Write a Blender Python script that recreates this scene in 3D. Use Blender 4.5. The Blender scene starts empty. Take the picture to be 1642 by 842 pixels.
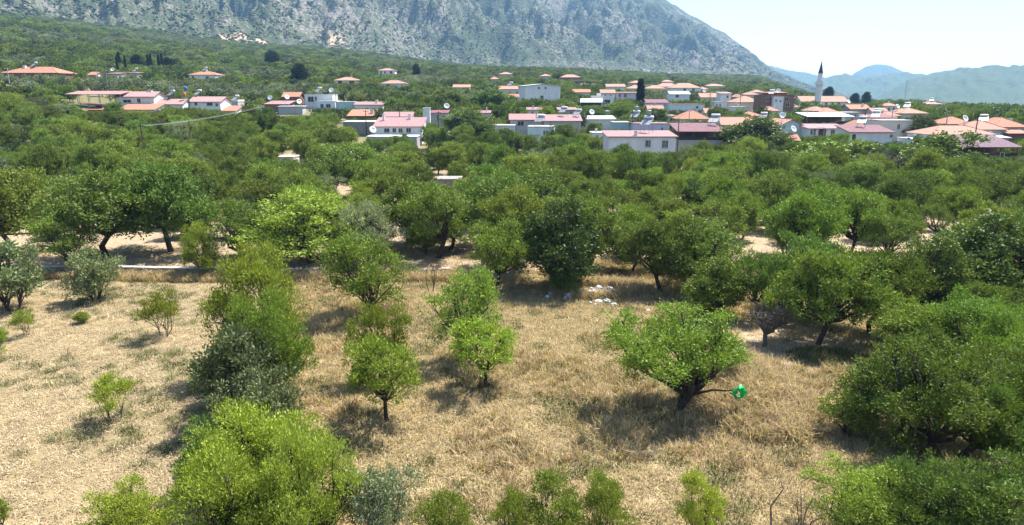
import bpy, bmesh, math, random
import numpy as np
from mathutils import Vector, Matrix

R = math.radians
sc = bpy.context.scene
col = sc.collection

# ------------------------------------------------------------------ camera, sky, sun, exposure
CAM_Z, PITCH, FPX, PW, PH = 16.0, R(13.8), 1101.0, 1642.0, 842.0
cam = bpy.data.cameras.new('camera')
cam.sensor_fit = 'HORIZONTAL'; cam.sensor_width = 36.0
cam.lens = 36.0 * FPX / PW
cam.clip_start = 0.1; cam.clip_end = 60000
camo = bpy.data.objects.new('camera', cam); col.objects.link(camo)
camo.location = (0, 0, CAM_Z); camo.rotation_euler = (R(90) - PITCH, 0, 0)
sc.camera = camo

SUN_EL, SUN_AZ = R(61), R(50)          # azimuth clockwise from the view direction (+Y)
world = bpy.data.worlds.new('World'); sc.world = world; world.use_nodes = True
wn = world.node_tree.nodes; wl = world.node_tree.links
for n in list(wn): wn.remove(n)
wo = wn.new('ShaderNodeOutputWorld'); wb = wn.new('ShaderNodeBackground'); ws = wn.new('ShaderNodeTexSky')
ws.sky_type = 'NISHITA'; ws.sun_disc = False
ws.sun_elevation = SUN_EL; ws.sun_rotation = SUN_AZ
ws.air_density = 1.0; ws.dust_density = 1.3; ws.ozone_density = 1.2; ws.altitude = 200
wb.inputs['Strength'].default_value = 0.10
wl.new(ws.outputs[0], wb.inputs[0]); wl.new(wb.outputs[0], wo.inputs[0])

sl = bpy.data.lights.new('sun', 'SUN'); sl.energy = 5.0; sl.angle = R(0.53); sl.color = (1.0, 0.955, 0.88)
so = bpy.data.objects.new('sun', sl); col.objects.link(so)
sdir = Vector((math.sin(SUN_AZ) * math.cos(SUN_EL), math.cos(SUN_AZ) * math.cos(SUN_EL), math.sin(SUN_EL)))
so.rotation_euler = sdir.to_track_quat('Z', 'Y').to_euler(); so.location = (60, 60, 120)

sc.view_settings.view_transform = 'Standard'; sc.view_settings.look = 'None'
sc.view_settings.gamma = 1.0; sc.view_settings.use_curve_mapping = False
sc.view_settings.exposure = 1.65
sc.render.engine = 'CYCLES'
cy = sc.cycles
cy.max_bounces = 6; cy.diffuse_bounces = 1; cy.glossy_bounces = 2; cy.transmission_bounces = 3
cy.transparent_max_bounces = 4; cy.volume_bounces = 0
cy.use_denoising = True; cy.denoiser = 'OPENIMAGEDENOISE'; cy.denoising_prefilter = 'ACCURATE'; cy.denoising_input_passes = 'RGB_ALBEDO_NORMAL'
cy.sample_clamp_indirect = 4.0
sc.render.filter_size = 1.2
cy.caustics_reflective = False; cy.caustics_refractive = False

# ------------------------------------------------------------------ helpers: maths, pixels, terrain
cp, sp = math.cos(PITCH), math.sin(PITCH)
def ray(px, py):
    u = (np.asarray(px, float) - PW / 2) / FPX; v = (PH / 2 - np.asarray(py, float)) / FPX
    return u, cp + v * sp, v * cp - sp
def at(px, py, d):
    """point on the pixel's ray at horizontal distance d"""
    x, y, z = ray(px, py); h = np.hypot(x, y)
    return x / h * d, y / h * d, CAM_Z + z / h * d
def proj(x, y, z):
    zz = z - CAM_Z
    dep = y * cp - zz * sp
    return PW / 2 + FPX * x / dep, PH / 2 - FPX * (y * sp + zz * cp) / dep, dep

def sstep(a, b, x):
    t = np.clip((np.asarray(x, float) - a) / (b - a), 0, 1); return t * t * (3 - 2 * t)

_lat = np.random.RandomState(11).rand(256, 256)
def vnoise(x, y):
    x = np.asarray(x, float); y = np.asarray(y, float)
    xi = np.floor(x).astype(int); yi = np.floor(y).astype(int); fx = x - xi; fy = y - yi
    fx = fx * fx * (3 - 2 * fx); fy = fy * fy * (3 - 2 * fy)
    a = _lat[xi % 256, yi % 256]; b = _lat[(xi + 1) % 256, yi % 256]
    c = _lat[xi % 256, (yi + 1) % 256]; d = _lat[(xi + 1) % 256, (yi + 1) % 256]
    return (a + (b - a) * fx) * (1 - fy) + (c + (d - c) * fx) * fy
def fbm(x, y, o=4, g=0.5):
    s = 0; a = 1; t = 0
    for i in range(o):
        s = s + a * vnoise(x * 2 ** i + 17.3 * i, y * 2 ** i + 9.1 * i); t += a; a *= g
    return s / t

TD = np.array([0, 60, 110, 150, 200, 275, 350, 500, 800, 1200, 1700, 2600, 6000, 20000.])
TA = np.radians([-180, -60, -37, -18, 0, 18, 26, 37, 60, 180.])
TZ = np.array([
    [0, 0, 0, 0, 1, 3, 6, 10, 20, 30, 40, 40, 0, -40],
    [0, 0, 0, 2, 6, 13, 20, 36, 75, 130, 200, 300, 300, -40],
    [0, 0, .3, 2.2, 6, 13, 20, 36, 73, 122, 160, 190, 100, -40],
    [0, 0, 0, .9, 4, 9.5, 15, 28, 53, 86, 112, 130, 60, -40],
    [0, 0, 0, .3, 3, 8.5, 14, 23, 39, 54, 66, 75, 20, -40],
    [0, 0, 0, .2, 2.2, 5.4, 8.5, 13.5, 25, 38, 50, 50, -20, -40],
    [0, 0, 0, .2, 2.0, 4.4, 6, 6.5, 2, -8, -18, -25, -40, -40],
    [0, 0, 0, .2, 2.0, 4.4, 5.6, 3, -8, -20, -28, -35, -40, -40],
    [0, 0, 0, 0, 1, 3, 4, 2, -10, -20, -30, -35, -40, -40],
    [0, 0, 0, 0, 1, 3, 6, 10, 20, 30, 40, 40, 0, -40.]])
WALL_Y = 61.0
def wall_line(x):
    return WALL_Y + 0.012 * x + 0.35 * np.sin(np.asarray(x, float) * 0.11)
def terr(x, y):
    x = np.asarray(x, float); y = np.asarray(y, float)
    d = np.hypot(x, y); a = np.arctan2(x, y)
    i = np.clip(np.searchsorted(TD, d, 'right') - 1, 0, len(TD) - 2); j = np.clip(np.searchsorted(TA, a, 'right') - 1, 0, len(TA) - 2)
    td = np.clip((d - TD[i]) / (TD[i + 1] - TD[i]), 0, 1); ta = np.clip((a - TA[j]) / (TA[j + 1] - TA[j]), 0, 1); ta = ta * ta * (3 - 2 * ta)
    z = (TZ[j, i] * (1 - td) + TZ[j, i + 1] * td) * (1 - ta) + (TZ[j + 1, i] * (1 - td) + TZ[j + 1, i + 1] * td) * ta
    w = sstep(0.1, 0.9, y - wall_line(x)) * sstep(4.0, -2.0, x) * sstep(110, 75, d)
    z = z + 0.42 * w
    z = z + (fbm(x * 0.08, y * 0.08, 4) - 0.5) * 0.55 * sstep(4, 14, d)
    z = z + (fbm(x * 0.012 + 5, y * 0.012, 3) - 0.5) * 5.0 * sstep(300, 700, d)
    # weedy bank on the right and the little rubbish mound by the dark bush
    z = z + 0.75 * np.exp(-(((x - 12.6) / 2.6) ** 2 + ((y - 35.5) / 5.5) ** 2))
    z = z + 0.35 * np.exp(-(((x - 7.0) / 4.0) ** 2 + ((y - 54.5) / 3.0) ** 2))
    return z
def gpt(px, py):
    """where the pixel's ray meets the terrain"""
    x, y, z = (float(v) for v in ray(px, py)); h = math.hypot(x, y)
    lo = 5.0
    ds = np.concatenate([np.arange(5, 200, 0.5), np.arange(200, 2500, 3.0)])
    f = CAM_Z + z / h * ds - terr(x / h * ds, y / h * ds)
    k = np.argmax(f <= 0) if (f <= 0).any() else len(ds) - 1
    d = ds[k]
    if k > 0 and f[k] <= 0:
        d = ds[k - 1] + (ds[k] - ds[k - 1]) * f[k - 1] / (f[k - 1] - f[k])
    return x / h * d, y / h * d, float(terr(x / h * d, y / h * d)), d

# ------------------------------------------------------------------ helpers: objects and meshes
def tag(o, label=None, cat=None, group=None, kind=None):
    if label: o['label'] = label
    if cat: o['category'] = cat
    if group: o['group'] = group
    if kind: o['kind'] = kind
    return o
def empty(name, loc, rz=0, scale=(1, 1, 1)):
    o = bpy.data.objects.new(name, None); col.objects.link(o)
    o.location = loc; o.rotation_euler = (0, 0, rz); o.scale = scale; o.empty_display_size = 0.2
    return o
def mesh_np(name, v, f, mat=None, smooth=False):
    v = np.asarray(v, np.float32).reshape(-1, 3); f = np.asarray(f, np.int32); k = f.shape[1]
    me = bpy.data.meshes.new(name)
    me.vertices.add(len(v)); me.vertices.foreach_set('co', v.ravel())
    me.loops.add(f.size); me.loops.foreach_set('vertex_index', f.ravel())
    me.polygons.add(len(f)); me.polygons.foreach_set('loop_start', np.arange(0, f.size, k, dtype=np.int32))
    if smooth: me.polygons.foreach_set('use_smooth', np.ones(len(f), bool))
    me.update(calc_edges=True)
    if mat is not None: me.materials.append(mat)
    return me
def link(name, me, parent=None, loc=None):
    o = bpy.data.objects.new(name, me); col.objects.link(o)
    if parent is not None: o.parent = parent
    if loc is not None: o.location = loc
    return o

class MB:
    """collects shapes into one mesh"""
    def __init__(s): s.v = []; s.f = []
    def add(s, vs, fs):
        n = len(s.v); s.v += [tuple(p) for p in vs]; s.f += [tuple(i + n for i in f) for f in fs]; return s
    def box(s, x0, x1, y0, y1, z0, z1):
        return s.add([(x0, y0, z0), (x1, y0, z0), (x1, y1, z0), (x0, y1, z0), (x0, y0, z1), (x1, y0, z1), (x1, y1, z1), (x0, y1, z1)],
                     [(0, 3, 2, 1), (4, 5, 6, 7), (0, 1, 5, 4), (1, 2, 6, 5), (2, 3, 7, 6), (3, 0, 4, 7)])
    def hexa(s, lo, hi):
        """lo, hi: four points each (counter-clockwise from above)"""
        return s.add(list(lo) + list(hi), [(0, 3, 2, 1), (4, 5, 6, 7), (0, 1, 5, 4), (1, 2, 6, 5), (2, 3, 7, 6), (3, 0, 4, 7)])
    def tube(s, pts, rad, n=6, cap=True):
        pts = [Vector(p) for p in pts]; m = len(pts)
        if not hasattr(rad, '__len__'): rad = [rad] * m
        rings = []
        for i, p in enumerate(pts):
            t = (pts[min(i + 1, m - 1)] - pts[max(i - 1, 0)]).normalized()
            a = t.cross(Vector((0, 0, 1)) if abs(t.z) < 0.9 else Vector((1, 0, 0))).normalized(); b = t.cross(a)
            rings += [p + (a * math.cos(2 * math.pi * k / n) + b * math.sin(2 * math.pi * k / n)) * rad[i] for k in range(n)]
        fs = [(i * n + k, i * n + (k + 1) % n, (i + 1) * n + (k + 1) % n, (i + 1) * n + k) for i in range(m - 1) for k in range(n)]
        if cap: fs += [tuple(range(n - 1, -1, -1)), tuple(range((m - 1) * n, m * n))]
        return s.add(rings, fs)
    def lathe(s, prof, n=20, c=(0, 0)):
        vs = [(c[0] + r * math.cos(2 * math.pi * k / n), c[1] + r * math.sin(2 * math.pi * k / n), z) for r, z in prof for k in range(n)]
        fs = [(i * n + k, i * n + (k + 1) % n, (i + 1) * n + (k + 1) % n, (i + 1) * n + k) for i in range(len(prof) - 1) for k in range(n)]
        fs += [tuple(range(n - 1, -1, -1)), tuple(range((len(prof) - 1) * n, len(prof) * n))]
        return s.add(vs, fs)
    def mesh(s, name, mat, smooth=False):
        me = bpy.data.meshes.new(name); me.from_pydata(s.v, [], s.f)
        if smooth:
            for p in me.polygons: p.use_smooth = True
        me.materials.append(mat); return me
    def build(s, name, mat, parent=None, smooth=False):
        return link(name, s.mesh(name, mat, smooth), parent)

# ------------------------------------------------------------------ materials
def new_mat(name):
    m = bpy.data.materials.new(name); m.use_nodes = True
    nt = m.node_tree; b = nt.nodes['Principled BSDF']
    return m, nt, b
def N(nt, t, **kw):
    n = nt.nodes.new(t)
    for k, v in kw.items():
        if k in n.inputs: n.inputs[k].default_value = v
        else: setattr(n, k, v)
    return n
def ramp(nt, fac, stops):
    r = nt.nodes.new('ShaderNodeValToRGB'); e = r.color_ramp.elements
    while len(e) < len(stops): e.new(0.5)
    for el, (p, c) in zip(e, stops): el.position = p; el.color = (*c, 1)
    nt.links.new(fac, r.inputs[0]); return r.outputs[0]
def mixc(nt, fac, a, b, mode='MIX'):
    m = nt.nodes.new('ShaderNodeMix'); m.data_type = 'RGBA'; m.blend_type = mode
    for sock, v in ((m.inputs[0], fac), (m.inputs[6], a), (m.inputs[7], b)):
        if hasattr(v, 'is_linked') or hasattr(v, 'links'): nt.links.new(v, sock)
        elif isinstance(v, (tuple, list)): sock.default_value = (*v, 1) if len(v) == 3 else v
        else: sock.default_value = v
    return m.outputs[2]
def mathn(nt, op, a, b=0.0, clamp=False):
    m = nt.nodes.new('ShaderNodeMath'); m.operation = op; m.use_clamp = clamp
    for sock, v in ((m.inputs[0], a), (m.inputs[1], b)):
        if hasattr(v, 'links'): nt.links.new(v, sock)
        else: sock.default_value = v
    return m.outputs[0]
def noise(nt, scale, detail=4, rough=0.55, vec=None, out=0):
    n = N(nt, 'ShaderNodeTexNoise', Scale=scale, Detail=detail, Roughness=rough)
    if vec is not None: nt.links.new(vec, n.inputs['Vector'])
    return n.outputs[out]
def objco(nt): return N(nt, 'ShaderNodeTexCoord').outputs['Object']
def wpos(nt): return N(nt, 'ShaderNodeNewGeometry').outputs['Position']
def bump(nt, b, h, strength=0.5, dist=0.05):
    bn = N(nt, 'ShaderNodeBump', Strength=strength, Distance=dist); nt.links.new(h, bn.inputs['Height']); nt.links.new(bn.outputs[0], b.inputs['Normal'])

def plain(name, c, rough=0.8, var=0.12, scale=1.2, metal=0.0, stain=None):
    c = tuple(x * 0.88 for x in c)
    m, nt, b = new_mat(name); b.inputs['Roughness'].default_value = rough; b.inputs['Metallic'].default_value = metal
    b.inputs['Specular IOR Level'].default_value = 0.25
    p = wpos(nt); n1 = noise(nt, scale, 5, 0.6, p)
    lo = tuple(max(0, x * (1 - 1.6 * var)) for x in c); hi = tuple(min(0.9, x * (1 + var)) for x in c)
    out = ramp(nt, n1, [(0.3, lo), (0.6, c), (0.8, hi)])
    if stain:
        st = N(nt, 'ShaderNodeMapping'); st.inputs['Scale'].default_value = (1.3, 1.3, 0.25); nt.links.new(p, st.inputs[0])
        f = ramp(nt, noise(nt, 0.9, 5, 0.7, st.outputs[0]), [(0.5, (0, 0, 0)), (0.72, (1, 1, 1))])
        out = mixc(nt, mathn(nt, 'MULTIPLY', f, 0.55), out, stain)
    nt.links.new(out, b.inputs['Base Color'])
    bump(nt, b, noise(nt, 6, 4, 0.6, p), 0.25, 0.03)
    return m
def roof_mat(name, c, c2, wave=3.2, rough=0.75):
    c = (c[0] * .80, c[1] * .70, c[2] * .68); c2 = (c2[0] * .80, c2[1] * .72, c2[2] * .70)
    m, nt, b = new_mat(name); b.inputs['Roughness'].default_value = rough; b.inputs['Specular IOR Level'].default_value = 0.3
    oc = objco(nt); p = wpos(nt)
    n1 = noise(nt, 0.7, 6, 0.65, p); n2 = noise(nt, 5.0, 3, 0.6, p)
    c1 = mixc(nt, ramp(nt, n1, [(0.35, (0, 0, 0)), (0.7, (1, 1, 1))]), c, c2)
    out = mixc(nt, mathn(nt, 'MULTIPLY', n2, 0.35), c1, tuple(x * 0.55 for x in c))
    nt.links.new(out, b.inputs['Base Color'])
    w = N(nt, 'ShaderNodeTexWave', Scale=wave, Distortion=0.3, Detail=1.0); w.bands_direction = 'X'; nt.links.new(oc, w.inputs[0])
    bump(nt, b, w.outputs['Fac'], 0.7, 0.05)
    return m

M = {}
M['white'] = plain('plaster_white', (0.74, 0.73, 0.71), 0.85, 0.06, 0.8, stain=(0.42, 0.39, 0.35))
M['cream'] = plain('plaster_cream', (0.66, 0.60, 0.50), 0.85, 0.08, 0.8, stain=(0.4, 0.34, 0.27))
M['grey'] = plain('render_grey', (0.42, 0.42, 0.42), 0.9, 0.12, 0.8, stain=(0.22, 0.2, 0.18))
M['pale_blue'] = plain('plaster_pale_blue', (0.58, 0.66, 0.70), 0.85, 0.06, 0.8, stain=(0.38, 0.4, 0.4))
M['teal'] = plain('plaster_teal', (0.36, 0.52, 0.54), 0.85, 0.08, 0.8)
M['mint'] = plain('plaster_mint', (0.55, 0.66, 0.62), 0.85, 0.06, 0.8)
M['lavender'] = plain('plaster_lavender', (0.60, 0.52, 0.60), 0.85, 0.08, 0.8)
M['brick'] = plain('brick_brown', (0.24, 0.13, 0.10), 0.9, 0.25, 2.5)
M['stone'] = plain('stone_masonry', (0.33, 0.31, 0.28), 0.95, 0.35, 3.0)
M['tile'] = roof_mat('clay_tile', (0.50, 0.225, 0.13), (0.42, 0.23, 0.155))
M['tile_pale'] = roof_mat('clay_tile_pale', (0.50, 0.285, 0.20), (0.42, 0.27, 0.205))
M['pink'] = roof_mat('faded_red_sheet', (0.44, 0.245, 0.235), (0.40, 0.27, 0.255), 4.5, 0.5)
M['red'] = roof_mat('red_sheet', (0.33, 0.10, 0.085), (0.25, 0.09, 0.08), 4.5, 0.5)
M['maroon'] = roof_mat('maroon_sheet', (0.20, 0.075, 0.085), (0.26, 0.12, 0.12), 4.5, 0.5)
M['purple'] = roof_mat('purple_sheet', (0.17, 0.075, 0.105), (0.13, 0.065, 0.09), 4.5, 0.5)
M['sheet'] = roof_mat('white_sheet', (0.80, 0.93, 0.95), (0.7, 0.8, 0.8), 4.5, 0.45)
M['concrete'] = plain('concrete_roof', (0.50, 0.47, 0.42), 0.9, 0.18, 0.6)
M['dark'] = plain('dark_interior', (0.05, 0.042, 0.04), 0.9, 0.3, 1.0)
M['frame'] = plain('window_frame', (0.62, 0.62, 0.60), 0.5, 0.05)
M['wood'] = plain('brown_wood', (0.13, 0.075, 0.045), 0.8, 0.3, 3.0)
M['metal'] = plain('galvanised_metal', (0.34, 0.35, 0.36), 0.45, 0.15, 2.0, 0.5)
M['white_metal'] = plain('white_metal', (0.78, 0.78, 0.77), 0.4, 0.04)
M['blue_plastic'] = plain('blue_plastic', (0.03, 0.10, 0.50), 0.4, 0.1)
M['cyan_tarp'] = plain('blue_tarpaulin', (0.02, 0.24, 0.62), 0.4, 0.15, 5)
M['orange_plastic'] = plain('orange_plastic', (0.55, 0.17, 0.06), 0.5, 0.1)
M['bag_white'] = plain('white_plastic_bag', (0.80, 0.80, 0.82), 0.4, 0.08, 4)
M['bag_grey'] = plain('grey_plastic_sheet', (0.40, 0.42, 0.43), 0.5, 0.25, 4)
M['pale_stone'] = plain('pale_limestone', (0.44, 0.405, 0.35), 0.95, 0.2, 3)
M['minaret'] = plain('minaret_stone', (0.78, 0.74, 0.71), 0.9, 0.08, 1.0)
M['lead'] = plain('minaret_cap_lead', (0.055, 0.05, 0.06), 0.6, 0.2, 1.0)
m, nt, b = new_mat('window_glass'); b.inputs['Base Color'].default_value = (0.022, 0.025, 0.03, 1); b.inputs['Roughness'].default_value = 0.12; M['glass'] = m
m, nt, b = new_mat('solar_glass'); b.inputs['Base Color'].default_value = (0.05, 0.07, 0.11, 1); b.inputs['Roughness'].default_value = 0.15; M['solar'] = m
m, nt, b = new_mat('green_plastic_bag'); b.inputs['Base Color'].default_value = (0.06, 0.72, 0.22, 1); b.inputs['Roughness'].default_value = 0.35
tr = N(nt, 'ShaderNodeBsdfTranslucent'); tr.inputs[0].default_value = (0.06, 0.78, 0.22, 1); mx = N(nt, 'ShaderNodeMixShader'); mx.inputs[0].default_value = 0.45
nt.links.new(b.outputs[0], mx.inputs[1]); nt.links.new(tr.outputs[0], mx.inputs[2]); nt.links.new(mx.outputs[0], nt.nodes['Material Output'].inputs[0]); M['green_bag'] = m

def leaf_mat(name, rough=0.55, trans=0.35, spec=0.3, huevar=0.03, valvar=0.45, color=None):
    m, nt, b = new_mat(name)
    oi = N(nt, 'ShaderNodeObjectInfo'); ge = N(nt, 'ShaderNodeNewGeometry')
    hsv = N(nt, 'ShaderNodeHueSaturation')
    rnd = oi.outputs['Random']; isl = ge.outputs['Random Per Island']
    nt.links.new(mathn(nt, 'ADD', 0.5 - huevar * 0.5, mathn(nt, 'MULTIPLY', mathn(nt, 'FRACT', mathn(nt, 'MULTIPLY', rnd, 7.31)), huevar)), hsv.inputs['Hue'])
    v1 = mathn(nt, 'ADD', 0.72 if color is None else 0.6, mathn(nt, 'MULTIPLY', rnd, 0.56 if color is None else 0.85))
    v2 = mathn(nt, 'ADD', 1 - valvar * 0.5, mathn(nt, 'MULTIPLY', isl, valvar))
    nt.links.new(mathn(nt, 'MULTIPLY', v1, v2), hsv.inputs['Value'])
    if color is None: nt.links.new(oi.outputs['Color'], hsv.inputs['Color'])
    else: hsv.inputs['Color'].default_value = (*color, 1)
    nt.links.new(hsv.outputs[0], b.inputs['Base Color'])
    b.inputs['Roughness'].default_value = rough; b.inputs['Specular IOR Level'].default_value = spec
    t = N(nt, 'ShaderNodeBsdfTranslucent')
    nt.links.new(mixc(nt, 1.0, hsv.outputs[0], (1.15, 1.25, 0.55), 'MULTIPLY'), t.inputs[0])
    mx = N(nt, 'ShaderNodeMixShader'); mx.inputs[0].default_value = trans
    nt.links.new(b.outputs[0], mx.inputs[1]); nt.links.new(t.outputs[0], mx.inputs[2]); nt.links.new(mx.outputs[0], nt.nodes['Material Output'].inputs[0])
    return m
M['leaf'] = leaf_mat('leaf', 0.6, 0.23, 0.15); M['leaf_glossy'] = leaf_mat('leaf_glossy', 0.55, 0.2, 0.2)
M['straw'] = leaf_mat('dry_grass', 0.8, 0.3, 0.1, 0.03, 0.6)
M['bark'] = plain('bark', (0.075, 0.058, 0.046), 0.95, 0.35, 5)
M['bark_grey'] = plain('bark_grey', (0.15, 0.128, 0.108), 0.95, 0.3, 5)

# ------------------------------------------------------------------ ground
HEDGE_A = gpt(345, 842); HEDGE_B = gpt(455, 400)
def hedge_side(x, y):
    """>0 east of the hedge row between the two fields"""
    t = (np.asarray(y, float) - HEDGE_A[1]) / (HEDGE_B[1] - HEDGE_A[1])
    return np.asarray(x, float) - (HEDGE_A[0] + t * (HEDGE_B[0] - HEDGE_A[0]))
def zone_cols(x, y):
    d = np.hypot(x, y)
    east = sstep(-1.2, 1.2, hedge_side(x, y))[..., None]
    n = fbm(x * 0.16, y * 0.16, 4)[..., None]; n2 = fbm(x * 0.55 + 40, y * 0.55, 4)[..., None]
    mown = np.array([0.355, 0.275, 0.165]) * (1 - 0.25 * n) ; mown = mown + sstep(0.45, 0.75, 0.4 * n + 0.6 * n2) * (np.array([0.215, 0.195, 0.11]) - mown) * 0.7
    tall = np.array([0.345, 0.262, 0.16]) + (n - 0.5) * 0.12
    base = mown * (1 - east) + tall * east
    soil = np.array([0.37, 0.29, 0.21]) * (0.8 + 0.4 * n2)
    w = sstep(-0.5, 1.5, y - wall_line(x))[..., None] * sstep(8, 2, x)[..., None]
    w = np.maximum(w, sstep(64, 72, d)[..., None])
    # bare path running back from the rubbish heap, and bare soil under the right-hand trees
    w = np.maximum(w, (np.exp(-(((x - 18.0) / 4.5) ** 2 + ((y - 43.0) / 4.5) ** 2)) * 1.3).clip(0, 1)[..., None])
    base = base * (1 - w) + soil * w
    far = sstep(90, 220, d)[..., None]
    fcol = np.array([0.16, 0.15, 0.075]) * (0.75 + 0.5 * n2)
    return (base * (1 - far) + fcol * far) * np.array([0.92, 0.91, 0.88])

NA = 400
az = np.linspace(-math.pi, math.pi, NA, endpoint=False)
# finer columns in view
az = np.sort(np.concatenate([np.linspace(-0.78, 0.78, 330), np.linspace(0.78, 2 * math.pi - 0.78, 72)[1:-1]]))
NA = len(az)
rr = np.concatenate([[1.0], np.geomspace(4, 9000, 300)])
AA, RR = np.meshgrid(az, rr)
GX = RR * np.sin(AA); GY = RR * np.cos(AA); GZ = terr(GX, GY)
v = np.stack([GX, GY, GZ], -1).reshape(-1, 3)
i = np.arange(len(rr) - 1)[:, None] * NA; j = np.arange(NA)[None, :]; j2 = (j + 1) % NA
f = np.stack([i + j, i + NA + j, i + NA + j2, i + j2], -1).reshape(-1, 4)

gm, nt, b = new_mat('ground')
at_ = N(nt, 'ShaderNodeAttribute'); at_.attribute_name = 'zone'
p = wpos(nt)
nA = noise(nt, 0.35, 6, 0.65, p); nB = noise(nt, 2.6, 6, 0.7, p); nC = noise(nt, 14.0, 4, 0.7, p); nD = noise(nt, 45.0, 2, 0.6, p)
k = mixc(nt, 1.0, at_.outputs['Color'], ramp(nt, nB, [(0.28, (0.62, 0.60, 0.55)), (0.5, (1, 1, 1)), (0.72, (1.22, 1.2, 1.15))]), 'MULTIPLY')
k = mixc(nt, 1.0, k, ramp(nt, nC, [(0.3, (0.66, 0.64, 0.6)), (0.5, (1, 1, 1)), (0.7, (1.25, 1.25, 1.22))]), 'MULTIPLY')
k = mixc(nt, 1.0, k, ramp(nt, nD, [(0.32, (0.6, 0.58, 0.55)), (0.5, (1, 1, 1)), (0.68, (1.3, 1.3, 1.3))]), 'MULTIPLY')
k = mixc(nt, 1.0, k, ramp(nt, nA, [(0.3, (0.86, 0.88, 0.84)), (0.7, (1.1, 1.08, 1.06))]), 'MULTIPLY')
nt.links.new(k, b.inputs['Base Color']); b.inputs['Roughness'].default_value = 0.95; b.inputs['Specular IOR Level'].default_value = 0.1
bump(nt, b, mathn(nt, 'ADD', nC, mathn(nt, 'MULTIPLY', nD, 0.5)), 0.8, 0.10)
gme = mesh_np('ground', v, f, gm, True)
ca = gme.color_attributes.new('zone', 'FLOAT_COLOR', 'POINT')
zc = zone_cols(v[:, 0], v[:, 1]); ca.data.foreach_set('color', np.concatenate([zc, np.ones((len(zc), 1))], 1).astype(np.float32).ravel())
tag(link('ground', gme), kind='structure')

# ------------------------------------------------------------------ mountain and distant hills
K = lambda x, pts: np.interp(x, [q[0] for q in pts], [q[1] for q in pts])
YB = [(-1400, 30), (-800, 36), (0, 46), (250, 66), (450, 88), (700, 106), (1000, 128), (1200, 138), (1300, 150), (1420, 170)]
DB = [(-1400, 900), (0, 1000), (450, 1150), (820, 1500), (1200, 1900), (1300, 2300), (1420, 2500)]
YR = [(-1400, -300), (-800, -280), (0, -260), (400, -250), (700, -215), (900, -120), (1000, -50), (1065, 1), (1110, 26), (1150, 50), (1200, 82), (1228, 106), (1250, 118), (1290, 134), (1330, 146), (1420, 172)]
DR = [(-1400, 3400), (0, 3400), (700, 3500), (1065, 3600), (1230, 3300), (1420, 2900)]
def smoothK(x, pts, w=18):
    return sum(K(x + o, pts) for o in (-w, -w / 2, 0, w / 2, w)) / 5
def mtn(px, s):
    yb, yr, db, dr = smoothK(px, YB), smoothK(px, YR, 8), K(px, DB), smoothK(px, DR, 60)
    d = db + (dr - db) * s
    prof = 0.72 * s + 0.28 * s ** 2
    y = yb + (yr - yb) * prof
    x0, y0, z0 = at(px, y, d)
    amp = np.clip(s * 3, 0, 1) * np.clip((1.0 - s) * 2.5 + 0.18, 0, 1) * np.clip((1330 - px) / 260, 0.12, 1)
    rid = 1 - np.abs(2 * fbm(px * 0.007 + s * 1.6, s * 4.5 + 3.7, 5, 0.55) - 1)
    z0 = z0 + amp * ((rid - 0.72) * 260 + (fbm(px * 0.03, s * 24, 5, 0.6) - 0.5) * 150 + (fbm(px * 0.16, s * 140, 3, 0.6) - 0.5) * 26)
    # a bluff: the scar in the upper middle
    bl = np.exp(-(((px - 655) / 42) ** 2 + ((s - 0.30) / 0.05) ** 2)); z0 = z0 + 75 * bl
    bl2 = np.exp(-(((px - 830) / 50) ** 2 + ((s - 0.42) / 0.05) ** 2)); z0 = z0 + 60 * bl2
    z0 = z0 - 12 * sstep(0.03, 0.0, s)
    return x0, y0, z0
xs = np.concatenate([np.linspace(-1400, -60, 120, endpoint=False), np.linspace(-60, 1420, 520)]); ss = np.linspace(0, 1, 200) ** 1.15
XX, SS = np.meshgrid(xs, ss)
mx_, my_, mz_ = mtn(XX, SS)
# back side
bx_ = mx_[-1] * 1.35; by_ = my_[-1] * 1.35; bz_ = mz_[-1] * 0.2 - 30
v = np.concatenate([np.stack([mx_, my_, mz_], -1).reshape(-1, 3), np.stack([bx_, by_, bz_], -1)])
nx = len(xs); i = np.arange(len(ss))[:, None] * nx; j = np.arange(nx - 1)[None, :]
f = np.stack([i + j, i + j + 1, i + nx + j + 1, i + nx + j], -1).reshape(-1, 4)

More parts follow.
